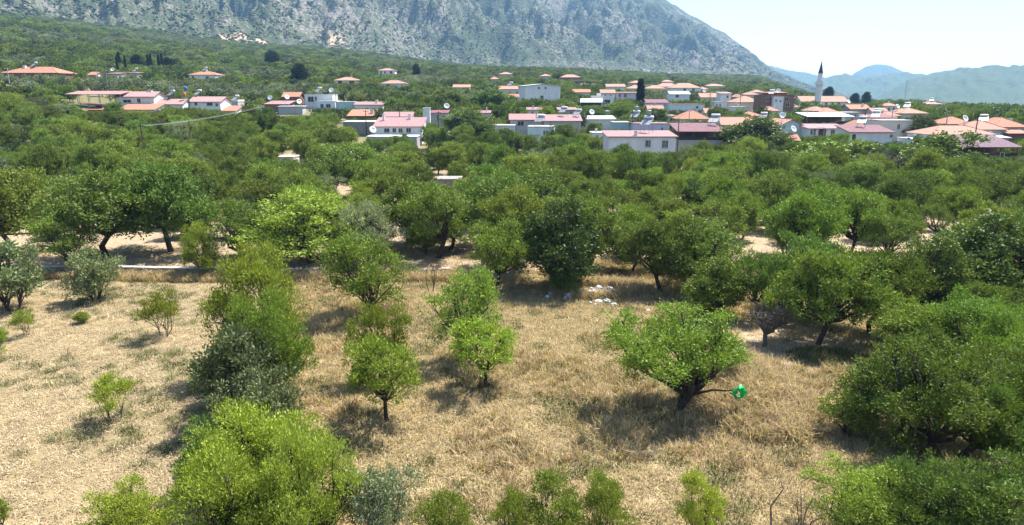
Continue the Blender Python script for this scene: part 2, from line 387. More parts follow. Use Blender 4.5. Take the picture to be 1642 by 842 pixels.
def rock_mat(name, cover, bush=0.16, rock=(0.40, 0.365, 0.335), scrub=(0.042, 0.052, 0.030)):
    m, nt, b = new_mat(name); p = wpos(nt)
    n_big = noise(nt, 0.0028, 5, 0.6, p); n_mid = noise(nt, 0.02, 5, 0.65, p); n_f = noise(nt, bush, 3, 0.6, p)
    s = mathn(nt, 'ADD', mathn(nt, 'MULTIPLY', n_big, 0.9), mathn(nt, 'ADD', mathn(nt, 'MULTIPLY', n_mid, 0.8), mathn(nt, 'MULTIPLY', n_f, 1.25)))
    fac = ramp(nt, mathn(nt, 'MULTIPLY', s, 0.34), [(0.5 - cover, (1, 1, 1)), (0.53 - cover, (0.75, 0.75, 0.75)), (0.58 - cover, (0, 0, 0))])
    rk = mixc(nt, noise(nt, 0.05, 6, 0.7, p), tuple(c * 0.62 for c in rock), tuple(c * 1.25 for c in rock))
    a = N(nt, 'ShaderNodeAttribute'); a.attribute_name = 'earth'
    ea = mathn(nt, 'MULTIPLY', a.outputs['Fac'], 1.0)
    rk = mixc(nt, ea, rk, (0.50, 0.36, 0.25))
    inv = mathn(nt, 'SUBTRACT', 1.0, mathn(nt, 'MULTIPLY', ea, 0.75))
    inv2 = mathn(nt, 'MULTIPLY', mathn(nt, 'SUBTRACT', 1.0, fac), inv)
    sc_ = mixc(nt, noise(nt, 0.11, 3, 0.6, p), scrub, tuple(c * 1.9 for c in scrub))
    nt.links.new(mixc(nt, inv2, rk, sc_), b.inputs['Base Color'])
    b.inputs['Roughness'].default_value = 1.0; b.inputs['Specular IOR Level'].default_value = 0.05
    bump(nt, b, mathn(nt, 'ADD', n_f, n_mid), 1.0, 6.0)
    return m
mm = rock_mat('mountain_rock', 0.088, 0.16, (0.215, 0.186, 0.166))
me = mesh_np('mountain', v, f, mm, True)
ea = np.zeros(XX.shape)
for (px0, s0, wx, wy, tl) in [(395, 0.045, 60, 0.02, 0.0), (300, 0.05, 30, 0.012, 0), (845, 0.035, 55, 0.022, 0), (905, 0.02, 40, 0.012, 0), (95, 0.06, 45, 0.012, 0), (1120, 0.05, 45, 0.03, 0), (620, 0.03, 40, 0.01, 0), (530, 0.09, 30, 0.03, 0), (1080, 0.1, 30, 0.03, 0)]:
    ea = np.maximum(ea, sstep(0.35, 0.75, np.exp(-(((XX - px0) / wx) ** 2 + ((SS - s0) / wy) ** 2)) * (0.45 + fbm(XX * 0.05, SS * 60, 4))))
aa = me.attributes.new('earth', 'FLOAT', 'POINT'); aa.data.foreach_set('value', np.concatenate([ea.ravel(), np.zeros(nx)]).astype(np.float32))
tag(link('mountain', me), kind='structure')

hill_mat = rock_mat('hill_scrub', 0.2, 0.045, (0.34, 0.31, 0.27), (0.045, 0.06, 0.035))
def hill(name, prof, d, depth, seed, rough=1.0):
    px = np.linspace(prof[0][0], prof[-1][0], 220); yr = smoothK(px, prof, 10)
    tt = np.concatenate([np.linspace(0, 1, 70), np.linspace(1, 2, 14)[1:]])
    P, T = np.meshgrid(px, tt); Y = np.tile(yr, (len(tt), 1))
    dist = d - depth * (1 - T)
    _, _, zr = at(P, Y, d)
    ux, uy, _ = at(P, Y, 1.0)
    base = -60.0
    z = base + (zr - base) * np.where(T <= 1, np.sin(np.clip(T, 0, 1) * math.pi / 2) ** 1.15, np.cos((T - 1) * math.pi / 2))
    amp = np.clip(T * 3, 0, 1) * np.clip(np.abs(1 - T) * 4 + 0.07, 0, 1)
    rid = 1 - np.abs(2 * fbm(P * 0.012 + seed, T * 1.8 + seed, 5, 0.55) - 1)
    z = z + amp * rough * ((rid - 0.7) * 0.32 * (zr - base) + (fbm(P * 0.11 + seed, T * 12, 4, 0.6) - 0.5) * 0.18 * (zr - base))
    vv = np.stack([ux * dist, uy * dist, z], -1).reshape(-1, 3); n = len(px)
    i = np.arange(len(tt) - 1)[:, None] * n; j = np.arange(n - 1)[None, :]
    me = mesh_np(name, vv, np.stack([i + j, i + j + 1, i + n + j + 1, i + n + j], -1).reshape(-1, 4), hill_mat, True)
    tag(link(name, me), kind='structure')
hill('wooded_hill', [(1330, 185), (1400, 160), (1450, 135), (1480, 122), (1510, 115), (1535, 111), (1580, 110), (1642, 109), (1800, 100), (2100, 125), (2300, 170)], 4000, 1600, 2.3)
hill('valley_hill', [(1180, 170), (1240, 158), (1280, 140), (1310, 131), (1335, 122), (1352, 121), (1375, 127), (1400, 121), (1450, 119), (1500, 124), (1560, 140), (1700, 170)], 5300, 1500, 6.1)
hill('far_peak', [(1180, 170), (1300, 150), (1345, 133), (1365, 122), (1382, 111), (1397, 106), (1420, 104), (1445, 113), (1475, 128), (1520, 150), (1600, 170)], 7600, 1500, 9.4, 0.6)
hill('far_ridge', [(1100, 60), (1190, 88), (1225, 104), (1260, 112), (1290, 118), (1325, 126), (1360, 140), (1420, 170)], 6500, 1500, 4.2, 0.7)

# ------------------------------------------------------------------ haze
hz = MB().box(-9500, 9500, -1500, 9300, -75, 1500)
hm = bpy.data.materials.new('haze'); hm.use_nodes = True
for n in list(hm.node_tree.nodes): hm.node_tree.nodes.remove(n)
ho = hm.node_tree.nodes.new('ShaderNodeOutputMaterial'); hv = hm.node_tree.nodes.new('ShaderNodeVolumePrincipled')
hv.inputs['Color'].default_value = (0.34, 0.63, 1.0, 1); hv.inputs['Density'].default_value = 1.05e-4; hv.inputs['Anisotropy'].default_value = 0.1
hm.node_tree.links.new(hv.outputs[0], ho.inputs['Volume'])
tag(hz.build('haze', hm), 'pale blue summer haze filling the valley air', 'haze', kind='stuff')

# ------------------------------------------------------------------ tree shapes (each kind is grown once, then copied)
def tubes_np(segs, n=5):
    """segs: list of (points, radii) -> one vertex/face soup"""
    mb = MB()
    for pts, rad in segs: mb.tube(pts, rad, n, cap=False)
    return mb
def leaves_np(rng, cen, out, sigma, per, L, Wd, up=0.25, outw=0.7, jl=0.35):
    n = len(cen) * per
    c = np.repeat(cen, per, 0); o = np.repeat(out, per, 0); sg = np.repeat(sigma, per)[:, None]
    p = c + rng.normal(size=(n, 3)) * sg * np.array([1, 1, 0.8])
    a = o * outw + rng.normal(size=(n, 3)) * 0.6; a[:, 2] += up
    a /= np.linalg.norm(a, axis=1)[:, None] + 1e-6
    r = rng.normal(size=(n, 3)); r[:, 2] *= 0.6
    s = np.cross(a, r); s /= np.linalg.norm(s, axis=1)[:, None] + 1e-6
    l = (L * (1 + jl * rng.uniform(-1, 1, n)))[:, None]; w = (Wd * (1 + jl * rng.uniform(-1, 1, n)))[:, None]
    v = np.stack([p, p + a * l * 0.5 + s * w * 0.5, p + a * l, p + a * l * 0.5 - s * w * 0.5], 1).reshape(-1, 3)
    v[:, 2] = np.maximum(v[:, 2], 0.03)
    return v, np.arange(n * 4).reshape(-1, 4)

PROTO = {}
def grow(key, seed, h, w, trunk, nlobe, lobe, nclump, per, L, Wd, rad=0.13, stems=1, lean=0.1, base=None, csig=0.2, shell=0.45, flat=0.0, up=0.25, twigs=0.5, leafmat='leaf', bark='bark', limb_bend=0.25, zlow=0.1, spire=0.0):
    rng = np.random.RandomState(seed)
    cz0 = trunk if base is None else base
    c0 = np.array([0, 0, cz0 + (h - cz0) * 0.46]); rad3 = np.array([w / 2, w / 2, (h - cz0) / 2])
    lr = lobe * w; ph = rng.uniform(0, 6.28, 4); lrs = []
    # lobe centres over the crown's ellipsoid, more of them high and outside
    lob = []
    tries = 0
    while len(lob) < nlobe and tries < 4000:
        tries += 1
        q = rng.normal(size=3); q /= np.linalg.norm(q)
        if q[2] < -0.8: continue
        an = math.atan2(q[1], q[0]); r = rng.uniform(0.3, 1.0) ** 0.5
        if not spire: r *= 1 + 0.17 * math.sin(an * 2 + ph[0]) + 0.13 * math.sin(an * 3 + ph[1] + q[2] * 2) + 0.10 * math.sin(an * 5 + ph[2] - q[2] * 3)
        pt = c0 + q * r * np.maximum(rad3 - lr * np.array([1, 1, 0.75]), 0.05)
        if spire: pt[:2] *= np.clip((h - pt[2]) / (h - cz0), 0.02, 1) ** spire
        if all(np.linalg.norm((pt - o) / np.array([1, 1, 0.8])) > lr * 0.62 for o in lob): lob.append(pt); lrs.append(lr * (1 if spire else rng.uniform(0.72, 1.3)))
    lob = np.array(lob)
    segs = []; heads = []
    for s_ in range(stems):
        an = rng.uniform(0, 6.28); sprd = 0 if stems == 1 else rng.uniform(0.3, 0.5) * w * 0.3
        top = np.array([math.cos(an) * sprd + rng.uniform(-1, 1) * lean, math.sin(an) * sprd + rng.uniform(-1, 1) * lean, trunk])
        b0 = np.array([math.cos(an), math.sin(an), 0]) * (0 if stems == 1 else rad * 1.2); b0[2] = -0.25
        mid = (b0 + top) / 2 + rng.normal(size=3) * 0.06 * trunk
        rr_ = rad / math.sqrt(stems) * (1.25 if stems > 1 else 1)
        segs.append(([tuple(b0), tuple(b0 * 0.9 + top * 0.1), tuple(mid), tuple(top)], [rr_ * 1.45, rr_ * 1.12, rr_ * 0.95, rr_ * 0.85])); heads.append(top)
    cen = []; out = []; sig = []
    for lc, lr in zip(lob, lrs):
        hd = heads[int(np.argmin([np.linalg.norm(lc[:2] - t[:2] * 1.5) + rng.uniform(0, 0.4) for t in heads]))]
        dv = lc - hd; ln = np.linalg.norm(dv) + 1e-6
        m1 = hd + dv * 0.35 + np.array([rng.normal() * 0.12, rng.normal() * 0.12, -limb_bend * 0.2 * ln * rng.uniform(0, 1)]) * ln * 0.5
        m2 = hd + dv * 0.7 + rng.normal(size=3) * 0.07 * ln
        r0 = rad * 0.55 * (0.75 + 0.5 * rng.rand()); 
        segs.append(([tuple(hd - dv / ln * 0.05), tuple(m1), tuple(m2), tuple(lc)], [r0, r0 * 0.72, r0 * 0.5, r0 * 0.3]))
        q = rng.normal(size=(nclump, 3)); q /= np.linalg.norm(q, axis=1)[:, None]
        q[:, 2] = np.where(q[:, 2] < -0.6, -q[:, 2] * 0.6, q[:, 2])
        r = (shell + (1 - shell) * rng.rand(nclump) ** 0.6) * rng.uniform(0.8, 1.15)
        cc = lc + q * (r * lr)[:, None] * np.array([1, 1, 0.85])
        cc[:, 2] = np.maximum(cc[:, 2], zlow)
        cen.append(cc); out.append(q); sig.append(np.full(nclump, csig) * rng.uniform(0.7, 1.3, nclump))
        for t in range(int(nclump * twigs)):
            e = cc[t]; b_ = lc * (1 - 0.45 * rng.rand()) + m2 * 0.45 * rng.rand() if False else lc + (m2 - lc) * rng.rand() * 0.9
            mm_ = (b_ + e) / 2 + rng.normal(size=3) * 0.08 * np.linalg.norm(e - b_)
            segs.append(([tuple(b_), tuple(mm_), tuple(e)], [rad * 0.13, rad * 0.09, rad * 0.04]))
    tm = tubes_np([s for s in segs if True], 5)
    tme = tm.mesh(key + '_trunk', M[bark], True)
    cme = None
    if per:
        cen = np.concatenate(cen); out = np.concatenate(out); sig = np.concatenate(sig)
        v, f = leaves_np(rng, cen, out, sig, per, L, Wd, up)
        cme = mesh_np(key + '_crown', v, f, M[leafmat])
        ext = v
    else:
        ext = np.array(tm.v)
    hh = np.percentile(ext[:, 2], 99.3); ww = np.percentile(np.hypot(ext[:, 0], ext[:, 1]), 94) * 2
    PROTO.setdefault(key.rsplit('_', 1)[0], []).append((tme, cme, hh, ww))
S = lambda key, n, **k: [grow('%s_%d' % (key, i), 31 * i + sum(map(ord, key)), **k) for i in range(n)]
S('almond', 6, h=4.9, w=5.0, trunk=1.05, nlobe=34, lobe=0.135, nclump=11, per=46, L=0.16, Wd=0.058, rad=0.13, csig=0.135, base=0.4, shell=0.45, lean=0.5)
S('lime_almond', 3, h=3.9, w=3.8, trunk=0.85, nlobe=24, lobe=0.14, nclump=10, per=44, L=0.13, Wd=0.04, rad=0.085, csig=0.12, base=0.75, up=0.5, shell=0.35, lean=0.3)
S('young', 3, h=3.6, w=3.4, trunk=0.5, nlobe=24, lobe=0.14, nclump=12, per=36, L=0.13, Wd=0.038, rad=0.06, csig=0.12, base=0.15, up=0.7, shell=0.3, stems=2)
S('bushy', 3, h=4.2, w=4.6, trunk=0.6, nlobe=42, lobe=0.125, nclump=14, per=44, L=0.115, Wd=0.036, rad=0.09, csig=0.125, base=0.0, up=0.6, shell=0.4, stems=3)
S('open_almond', 3, h=4.4, w=4.6, trunk=0.95, nlobe=19, lobe=0.125, nclump=9, per=42, L=0.15, Wd=0.05, rad=0.13, csig=0.14, base=0.8, stems=1, lean=0.45)
S('evergreen', 3, h=5.0, w=5.2, trunk=0.5, nlobe=40, lobe=0.14, nclump=14, per=36, L=0.17, Wd=0.085, rad=0.15, csig=0.14, base=0.0, shell=0.6, stems=3, leafmat='leaf_glossy')
S('olive', 2, h=4.6, w=5.0, trunk=0.8, nlobe=28, lobe=0.145, nclump=12, per=36, L=0.16, Wd=0.05, rad=0.17, csig=0.15, base=0.2)
S('shrub', 3, h=2.4, w=2.6, trunk=0.2, nlobe=22, lobe=0.16, nclump=12, per=36, L=0.10, Wd=0.045, rad=0.045, csig=0.085, base=0.0, stems=4, shell=0.5, leafmat='leaf_glossy')
S('broadleaf', 2, h=7.0, w=7.6, trunk=1.0, nlobe=42, lobe=0.13, nclump=14, per=26, L=0.30, Wd=0.18, rad=0.22, csig=0.24, base=0.2, shell=0.6, leafmat='leaf_glossy')
S('bare', 2, h=4.0, w=4.0, trunk=0.9, nlobe=14, lobe=0.2, nclump=26, per=0, L=0.1, Wd=0.03, rad=0.15, csig=0.2, base=0.9, twigs=1.0, bark='bark_grey')
S('twiggy', 2, h=3.0, w=3.2, trunk=0.5, nlobe=7, lobe=0.22, nclump=8, per=0, L=0.1, Wd=0.03, rad=0.045, csig=0.2, base=0.5, twigs=1.0, stems=2)
S('sapling', 2, h=2.2, w=2.0, trunk=0.35, nlobe=14, lobe=0.15, nclump=10, per=32, L=0.12, Wd=0.028, rad=0.03, csig=0.10, base=0.5, up=0.9, shell=0.1, stems=4)
S('cypress', 1, h=11.0, w=2.4, trunk=0.8, nlobe=60, lobe=0.2, nclump=40, per=14, L=0.3, Wd=0.1, rad=0.14, csig=0.14, base=0.3, up=0.9, spire=0.45)
S('pine', 1, h=9.0, w=6.0, trunk=1.5, nlobe=40, lobe=0.16, nclump=30, per=14, L=0.3, Wd=0.11, rad=0.2, csig=0.22, base=0.8, spire=0.6)
S('large_almond', 2, h=5.6, w=7.6, trunk=0.9, nlobe=60, lobe=0.095, nclump=14, per=48, L=0.14, Wd=0.05, rad=0.2, csig=0.145, base=0.3, shell=0.4, stems=3, lean=0.3)
# the big spreading tree in the middle of the field
grow('hero_0', 77, h=4.9, w=6.4, trunk=0.75, nlobe=38, lobe=0.11, nclump=13, per=48, L=0.14, Wd=0.047, rad=0.19, csig=0.145, base=1.4, stems=2, shell=0.35, lean=0.15, limb_bend=-0.3)

COL = {'almond': (0.155, 0.200, 0.034), 'lime': (0.220, 0.272, 0.034), 'young': (0.185, 0.238, 0.035), 'dark': (0.072, 0.106, 0.026), 'mid': (0.120, 0.170, 0.033),
       'olive': (0.185, 0.21, 0.115), 'grey': (0.145, 0.170, 0.072), 'bright': (0.134, 0.196, 0.030), 'cypress': (0.016, 0.026, 0.012), 'yellow': (0.225, 0.262, 0.034)}
rnd = random.Random(5)
def put_tree(name, key, x, y, z, h, w, label, cat, color, group=None, variant=None, rz=None):
    pr = PROTO[key]; tme, cme, h0, w0 = pr[(rnd.randrange(len(pr)) if variant is None else variant) % len(pr)]
    o = empty(name, (x, y, z), rnd.uniform(0, 6.28) if rz is None else rz, (w / w0, w / w0, h / h0))
    tag(o, label, cat, group)
    link('trunk', tme, o)
    if cme is not None:
        c = link('crown', cme, o); j = 1 + rnd.uniform(-0.12, 0.12); c.color = (color[0] * j, color[1] * j, color[2] * j, 1)
    return o
TREES = []          # (x, y, radius) of everything placed, so the filling keeps clear
def T(name, key, bx, by, top, wpx, label, color='almond', cat='tree', group=None, variant=None, rz=None):
    x, y, z, d = gpt(bx, by)
    _, _, zt = at(bx, top, d)
    dep = proj(x, y, z)[2]
    h = max(0.3, float(zt) - z); w = wpx * dep / FPX
    TREES.append((x, y, w / 2))
    return put_tree(name, key, x, y, z - 0.03, h, w, label, cat, COL[color], group, variant, rz)

# ------------------------------------------------------------------ village
HOUSES = []; FOOT = []; VIS = []
def solve_d(px, py, h, lo=85, hi=1500):
    x, y, z = (float(q) for q in ray(px, py)); hh = math.hypot(x, y)
    ds = np.arange(lo, hi, 1.0)
    f = CAM_Z + z / hh * ds - terr(x / hh * ds, y / hh * ds) - h
    k = np.where(f <= 0)[0]
    return float(ds[k[0]]) if len(k) else 600.0
def roof_mesh(kind, hw, hd, rise, ov=0.45, th=0.16):
    """roof over x in +-hw, y in +-hd, eave at z 0"""
    mb = MB(); a, c = hw + ov, hd + ov
    if kind == 'flat':
        mb.box(-hw - .12, hw + .12, -hd - .12, hd + .12, 0, 0.22)
    elif kind == 'shed':          # falls towards the front
        mb.hexa([(-a, -c, -.12), (a, -c, -.12), (a, c, rise), (-a, c, rise)], [(-a, -c, th - .12), (a, -c, th - .12), (a, c, rise + th), (-a, c, rise + th)])
    elif kind == 'shed_back':
        mb.hexa([(-a, -c, rise), (a, -c, rise), (a, c, 0), (-a, c, 0)], [(-a, -c, rise + th), (a, -c, rise + th), (a, c, th), (-a, c, th)])
    elif kind == 'shed_right':    # high on the left, falls to the right
        mb.hexa([(-a, -c, rise), (a, -c, 0), (a, c, 0), (-a, c, rise)], [(-a, -c, rise + th), (a, -c, th), (a, c, th), (-a, c, rise + th)])
    elif kind in ('gable', 'gable_end'):
        if kind == 'gable':
            P = lambda u, v_, z: (u, v_, z); L_, B = a, c
        else:
            P = lambda u, v_, z: (v_, -u, z); L_, B = c, a
        e = -rise * ov / (B - ov) if B > ov else 0
        for s in (-1, 1):
            lo = [P(-L_, s * B, e), P(L_, s * B, e), P(L_, 0, rise), P(-L_, 0, rise)]
            if s > 0: lo = lo[::-1]
            mb.hexa(lo, [(x, y, z + th) for x, y, z in lo])
    elif kind == 'hip':
        r = max(a - c, 0.3) if a > c else 0.3; e = -0.1
        b4 = [(-a, -c, e), (a, -c, e), (a, c, e), (-a, c, e)]; t4 = [(x, y, z + th) for x, y, z in b4]
        if a >= c: rg = [(-r, 0, rise), (r, 0, rise)]
        else: rg = [(0, -(c - a + .3), rise), (0, c - a + .3, rise)]
        vs = b4 + t4 + rg
        fs = [(0, 3, 2, 1), (0, 1, 5, 4), (1, 2, 6, 5), (2, 3, 7, 6), (3, 0, 4, 7)]
        fs += [(4, 5, 9, 8), (5, 6, 9), (6, 7, 8, 9), (7, 4, 8)] if a >= c else [(4, 5, 8), (5, 6, 9, 8), (6, 7, 9), (7, 4, 8, 9)]
        mb.add(vs, fs)
    return mb
def ridge_caps(kind, hw, hd, rise, ov=0.45, th=0.16):
    a, c = hw + ov, hd + ov; mb = MB(); t = th + 0.03
    if kind == 'gable': mb.tube([(-a, 0, rise + t), (a, 0, rise + t)], 0.11, 6)
    elif kind == 'gable_end': mb.tube([(0, -c, rise + t), (0, c, rise + t)], 0.11, 6)
    elif kind == 'hip':
        r = max(a - c, 0.3) if a > c else 0.3
        A, B = ((-r, 0, rise), (r, 0, rise)) if a >= c else ((0, -(c - a + .3), rise), (0, c - a + .3, rise))
        mb.tube([A, B], 0.12, 6)
        cs = [(-a, -c), (a, -c), (a, c), (-a, c)]; ends = (A, B, B, A) if a >= c else (A, A, B, B)
        for (x, y), e in zip(cs, ends): mb.tube([(x, y, th - 0.1), e], 0.11, 6)
    return mb
def roof_z(H, lx, ly):
    k, hw, hd, rise = H['roof'], H['hw'], H['hd'], H['rise']
    if k == 'flat': return 0.22
    if k == 'shed': return 0.12 + rise * (ly + hd) / (2 * hd)
    if k == 'shed_back': return 0.16 + rise * (hd - ly) / (2 * hd)
    if k == 'shed_right': return 0.16 + rise * (hw - lx) / (2 * hw)
    if k == 'gable': return 0.16 + rise * (1 - abs(ly) / hd)
    if k == 'gable_end': return 0.16 + rise * (1 - abs(lx) / hw)
    return 0.1 + rise * min(1 - abs(ly) / hd, (hw - abs(lx)) / min(hw, hd), 1) if k == 'hip' else 0

def house(label, x0, x1, ye, h, depth, wall='white', roof='gable', rise=1.6, rmat='tile', wins=(), doors=(), side=(), yaw=0, d=None, vis=None, open_h=0, chim=(), cat='house', name='house', parapet=False, low=None, balcony=None, winz=0.9):
    """x0, x1, ye: pixel ends of the eave line on the front; h: eave height in metres above the ground"""
    xm = (x0 + x1) / 2
    if d is None: d = solve_d(xm, ye, h)
    X, Y, Z = (float(q) for q in at(xm, ye, d))
    dep = proj(X, Y, Z)[2]; sc_ = dep / FPX
    hw = (x1 - x0) * sc_ / 2; hd = depth / 2
    zb = min(float(terr(X - hw, Y)), float(terr(X + hw, Y)), float(terr(X, Y + depth)), float(terr(X, Y))) - 0.2
    hz_ = Z - zb
    yaw_ = R(yaw); cx = X - math.sin(yaw_) * hd * 1.0; cyy = Y + math.cos(yaw_) * hd
    o = empty(name, (cx, cyy, zb), yaw_); tag(o, label, cat)
    H = dict(o=o, hw=hw, hd=hd, h=hz_, rise=rise, roof=roof, d=d, sc=sc_, X=X, Y=Y, Z=Z, xm=xm, zb=zb, label=label, ye=ye)
    HOUSES.append(H); FOOT.append((cx, cyy, math.hypot(hw, hd)))
    VIS.append((x0 - 2, x1 + 2, ye + 8 if vis is None else ye + (vis - ye) * .72, d + depth))
    pz = hz_ - open_h
    wm = M[wall]
    w = MB()
    if open_h:                      # open storey: walls below, posts above, a recessed dark room at the back
        w.box(-hw, hw, -hd, hd, 0, pz - 0.2); 
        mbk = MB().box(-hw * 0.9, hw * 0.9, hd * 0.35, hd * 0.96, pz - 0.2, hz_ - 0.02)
        mbk.build('back_room', M['brick'], o)
        nx_ = max(2, int(round(2 * hw / 3.2)) + 1)
        for q in range(nx_):
            px_ = -hw + 0.12 + (2 * hw - 0.24) * q / (nx_ - 1)
            MB().box(px_ - .09, px_ + .09, -hd + .05, -hd + .23, pz - 0.25, hz_ + 0.02).build('post', M['wood'], o)
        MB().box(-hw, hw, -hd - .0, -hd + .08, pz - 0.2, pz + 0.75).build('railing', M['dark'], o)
        MB().box(-hw - .1, hw + .1, -hd - .1, hd + .1, pz - 0.22, pz - 0.05).build('floor_slab', M['concrete'], o)
    else:
        w.box(-hw, hw, -hd, hd, 0, hz_)
        if roof == 'gable': w.add([(s * hw * .999, -hd, hz_) if False else (s * hw, y, z) for s in (-1, 1) for y, z in ((-hd, hz_ - .01), (hd, hz_ - .01), (0, hz_ + rise))], [(0, 2, 1), (3, 4, 5), (0, 3, 5, 2), (1, 2, 5, 4), (0, 1, 4, 3)])
        elif roof == 'gable_end': w.add([(x, s * hd, z) for s in (-1, 1) for x, z in ((-hw, hz_ - .01), (hw, hz_ - .01), (0, hz_ + rise))], [(0, 1, 2), (3, 5, 4), (0, 2, 5, 3), (1, 4, 5, 2), (0, 3, 4, 1)])
        elif roof == 'shed': w.add([(s * hw, y, z) for s in (-1, 1) for y, z in ((-hd, hz_ - .01), (hd, hz_ - .01), (hd, hz_ + rise))], [(0, 2, 1), (3, 4, 5), (0, 3, 5, 2), (1, 2, 5, 4), (0, 1, 4, 3)])
        elif roof == 'shed_back': w.add([(s * hw, y, z) for s in (-1, 1) for y, z in ((-hd, hz_ - .01), (hd, hz_ - .01), (-hd, hz_ + rise))], [(0, 2, 1), (3, 4, 5), (0, 3, 5, 2), (1, 2, 5, 4), (0, 1, 4, 3)])
        elif roof == 'shed_right': w.add([(x, s * hd, z) for s in (-1, 1) for x, z in ((-hw, hz_ - .01), (hw, hz_ - .01), (-hw, hz_ + rise))], [(0, 1, 2), (3, 5, 4), (0, 2, 5, 3), (1, 4, 5, 2), (0, 3, 4, 1)])
    w.build('wall', wm, o)
    if low: MB().box(-hw - .02, hw + .02, -hd - .02, hd + .02, 0, low).build('lower_wall', M['stone'], o)
    ro = roof_mesh(roof, hw, hd, rise).build('roof', M[rmat], o); ro.location = (0, 0, hz_ + 0.004)
    rc = ridge_caps(roof, hw, hd, rise)
    if rc.v and rmat.startswith('tile'):
        r2 = rc.build('ridge_tiles', M['tile_pale'], ro)
    if parapet:
        for bx in ((-hw - .12, hw + .12, -hd - .12, -hd + .1), (-hw - .12, hw + .12, hd - .1, hd + .12), (-hw - .12, -hw + .1, -hd + .1, hd - .1), (hw - .1, hw + .12, -hd + .1, hd - .1)):
            MB().box(*bx, hz_ + .22, hz_ + .62).build('parapet', M['white'], o)
    def opening(kind, px, py, wp, hp):
        lx = (px - xm) * sc_ / max(0.5, math.cos(yaw_)); lz = hz_ - (py - ye) * sc_
        ww, hh_ = wp * sc_ / 2, hp * sc_ / 2
        if abs(lx) + ww > hw: return
        y = -hd
        f_ = MB()
        t = 0.07
        for q in ((lx - ww - t, lx + ww + t, lz + hh_, lz + hh_ + t), (lx - ww - t, lx + ww + t, lz - hh_ - t, lz - hh_), (lx - ww - t, lx - ww, lz - hh_, lz + hh_), (lx + ww, lx + ww + t, lz - hh_, lz + hh_)):
            f_.box(q[0], q[1], y - .06, y + .02, q[2], q[3])
        if kind == 'window': f_.box(lx - .03, lx + .03, y - .05, y + .02, lz - hh_, lz + hh_)
        fo = f_.build(kind, M['frame'], o)
        MB().box(lx - ww, lx + ww, y - .02, y + .02, lz - hh_, lz + hh_).build('pane' if kind == 'window' else 'leaf', M['glass'] if kind == 'window' else M['wood'], fo)
        if kind == 'window': MB().box(lx - ww - .15, lx + ww + .15, y - .16, y + .02, lz - hh_ - t - .08, lz - hh_ - t - .003).build('sill', M['concrete'], fo)
    for q in wins: opening('window', *q)
    for q in doors: opening('door', *q)
    for (s, ly, lz, ww, hh_) in side:      # windows on the left (-1) or right (+1) wall
        xw = s * hw
        fo = MB().box(min(xw, xw + s * .05), max(xw, xw + s * .05), ly - ww / 2 - .07, ly + ww / 2 + .07, lz - .07, lz + hh_ + .07).build('window', M['frame'], o)
        MB().box(min(xw, xw + s * .07), max(xw, xw + s * .07), ly - ww / 2, ly + ww / 2, lz, lz + hh_).build('pane', M['glass'], fo)
    for (fx, fy, hh_, ww) in chim:
        lx, ly = fx * hw, fy * hd; rz_ = hz_ + roof_z(H, lx, ly)
        c = MB().box(lx - ww / 2, lx + ww / 2, ly - ww / 2, ly + ww / 2, rz_ - 1.0, rz_ + hh_).build('chimney', M['white'], o)
        MB().box(lx - ww / 2 - .08, lx + ww / 2 + .08, ly - ww / 2 - .08, ly + ww / 2 + .08, rz_ + hh_, rz_ + hh_ + .12).build('cap', M['concrete'], c)
    return H
def canopy(label, x0, x1, ye, h, depth, rmat, roof='shed_back', rise=0.5, d=None, nposts=4, vis=None, wall=None, cat='canopy'):
    xm = (x0 + x1) / 2
    if d is None: d = solve_d(xm, ye, h)
    X, Y, Z = (float(q) for q in at(xm, ye, d)); sc_ = proj(X, Y, Z)[2] / FPX; hw = (x1 - x0) * sc_ / 2; hd = depth / 2
    zb = min(float(terr(X - hw, Y)), float(terr(X + hw, Y)), float(terr(X, Y + depth)), float(terr(X, Y))) - 0.2; hz_ = Z - zb
    o = empty('open_canopy', (X, Y + hd, zb)); tag(o, label, cat)
    H = dict(o=o, hw=hw, hd=hd, h=hz_, rise=rise, roof=roof, d=d, sc=sc_, X=X, Y=Y, Z=Z, xm=xm, zb=zb, label=label, ye=ye); HOUSES.append(H)
    FOOT.append((X, Y + hd, math.hypot(hw, hd))); VIS.append((x0, x1, ye + 10 if vis is None else vis, d + depth))
    ro = roof_mesh(roof, hw, hd, rise, 0.2, 0.14).build('roof', M[rmat], o); ro.location = (0, 0, hz_)
    for s in (-1, 1):
        for q in range(nposts):
            lx = -hw + .1 + (2 * hw - .2) * q / (nposts - 1)
            MB().box(lx - .07, lx + .07, s * (hd - .2) - .07, s * (hd - .2) + .07, 0, hz_ + roof_z(H, lx, s * (hd - .2)) - 0.1).build('post', M['metal'], o)
    if wall:
        MB().box(-hw, hw, hd - .15, hd + .1, 0, 2.2).build('back_wall', M[wall], o)
    return H

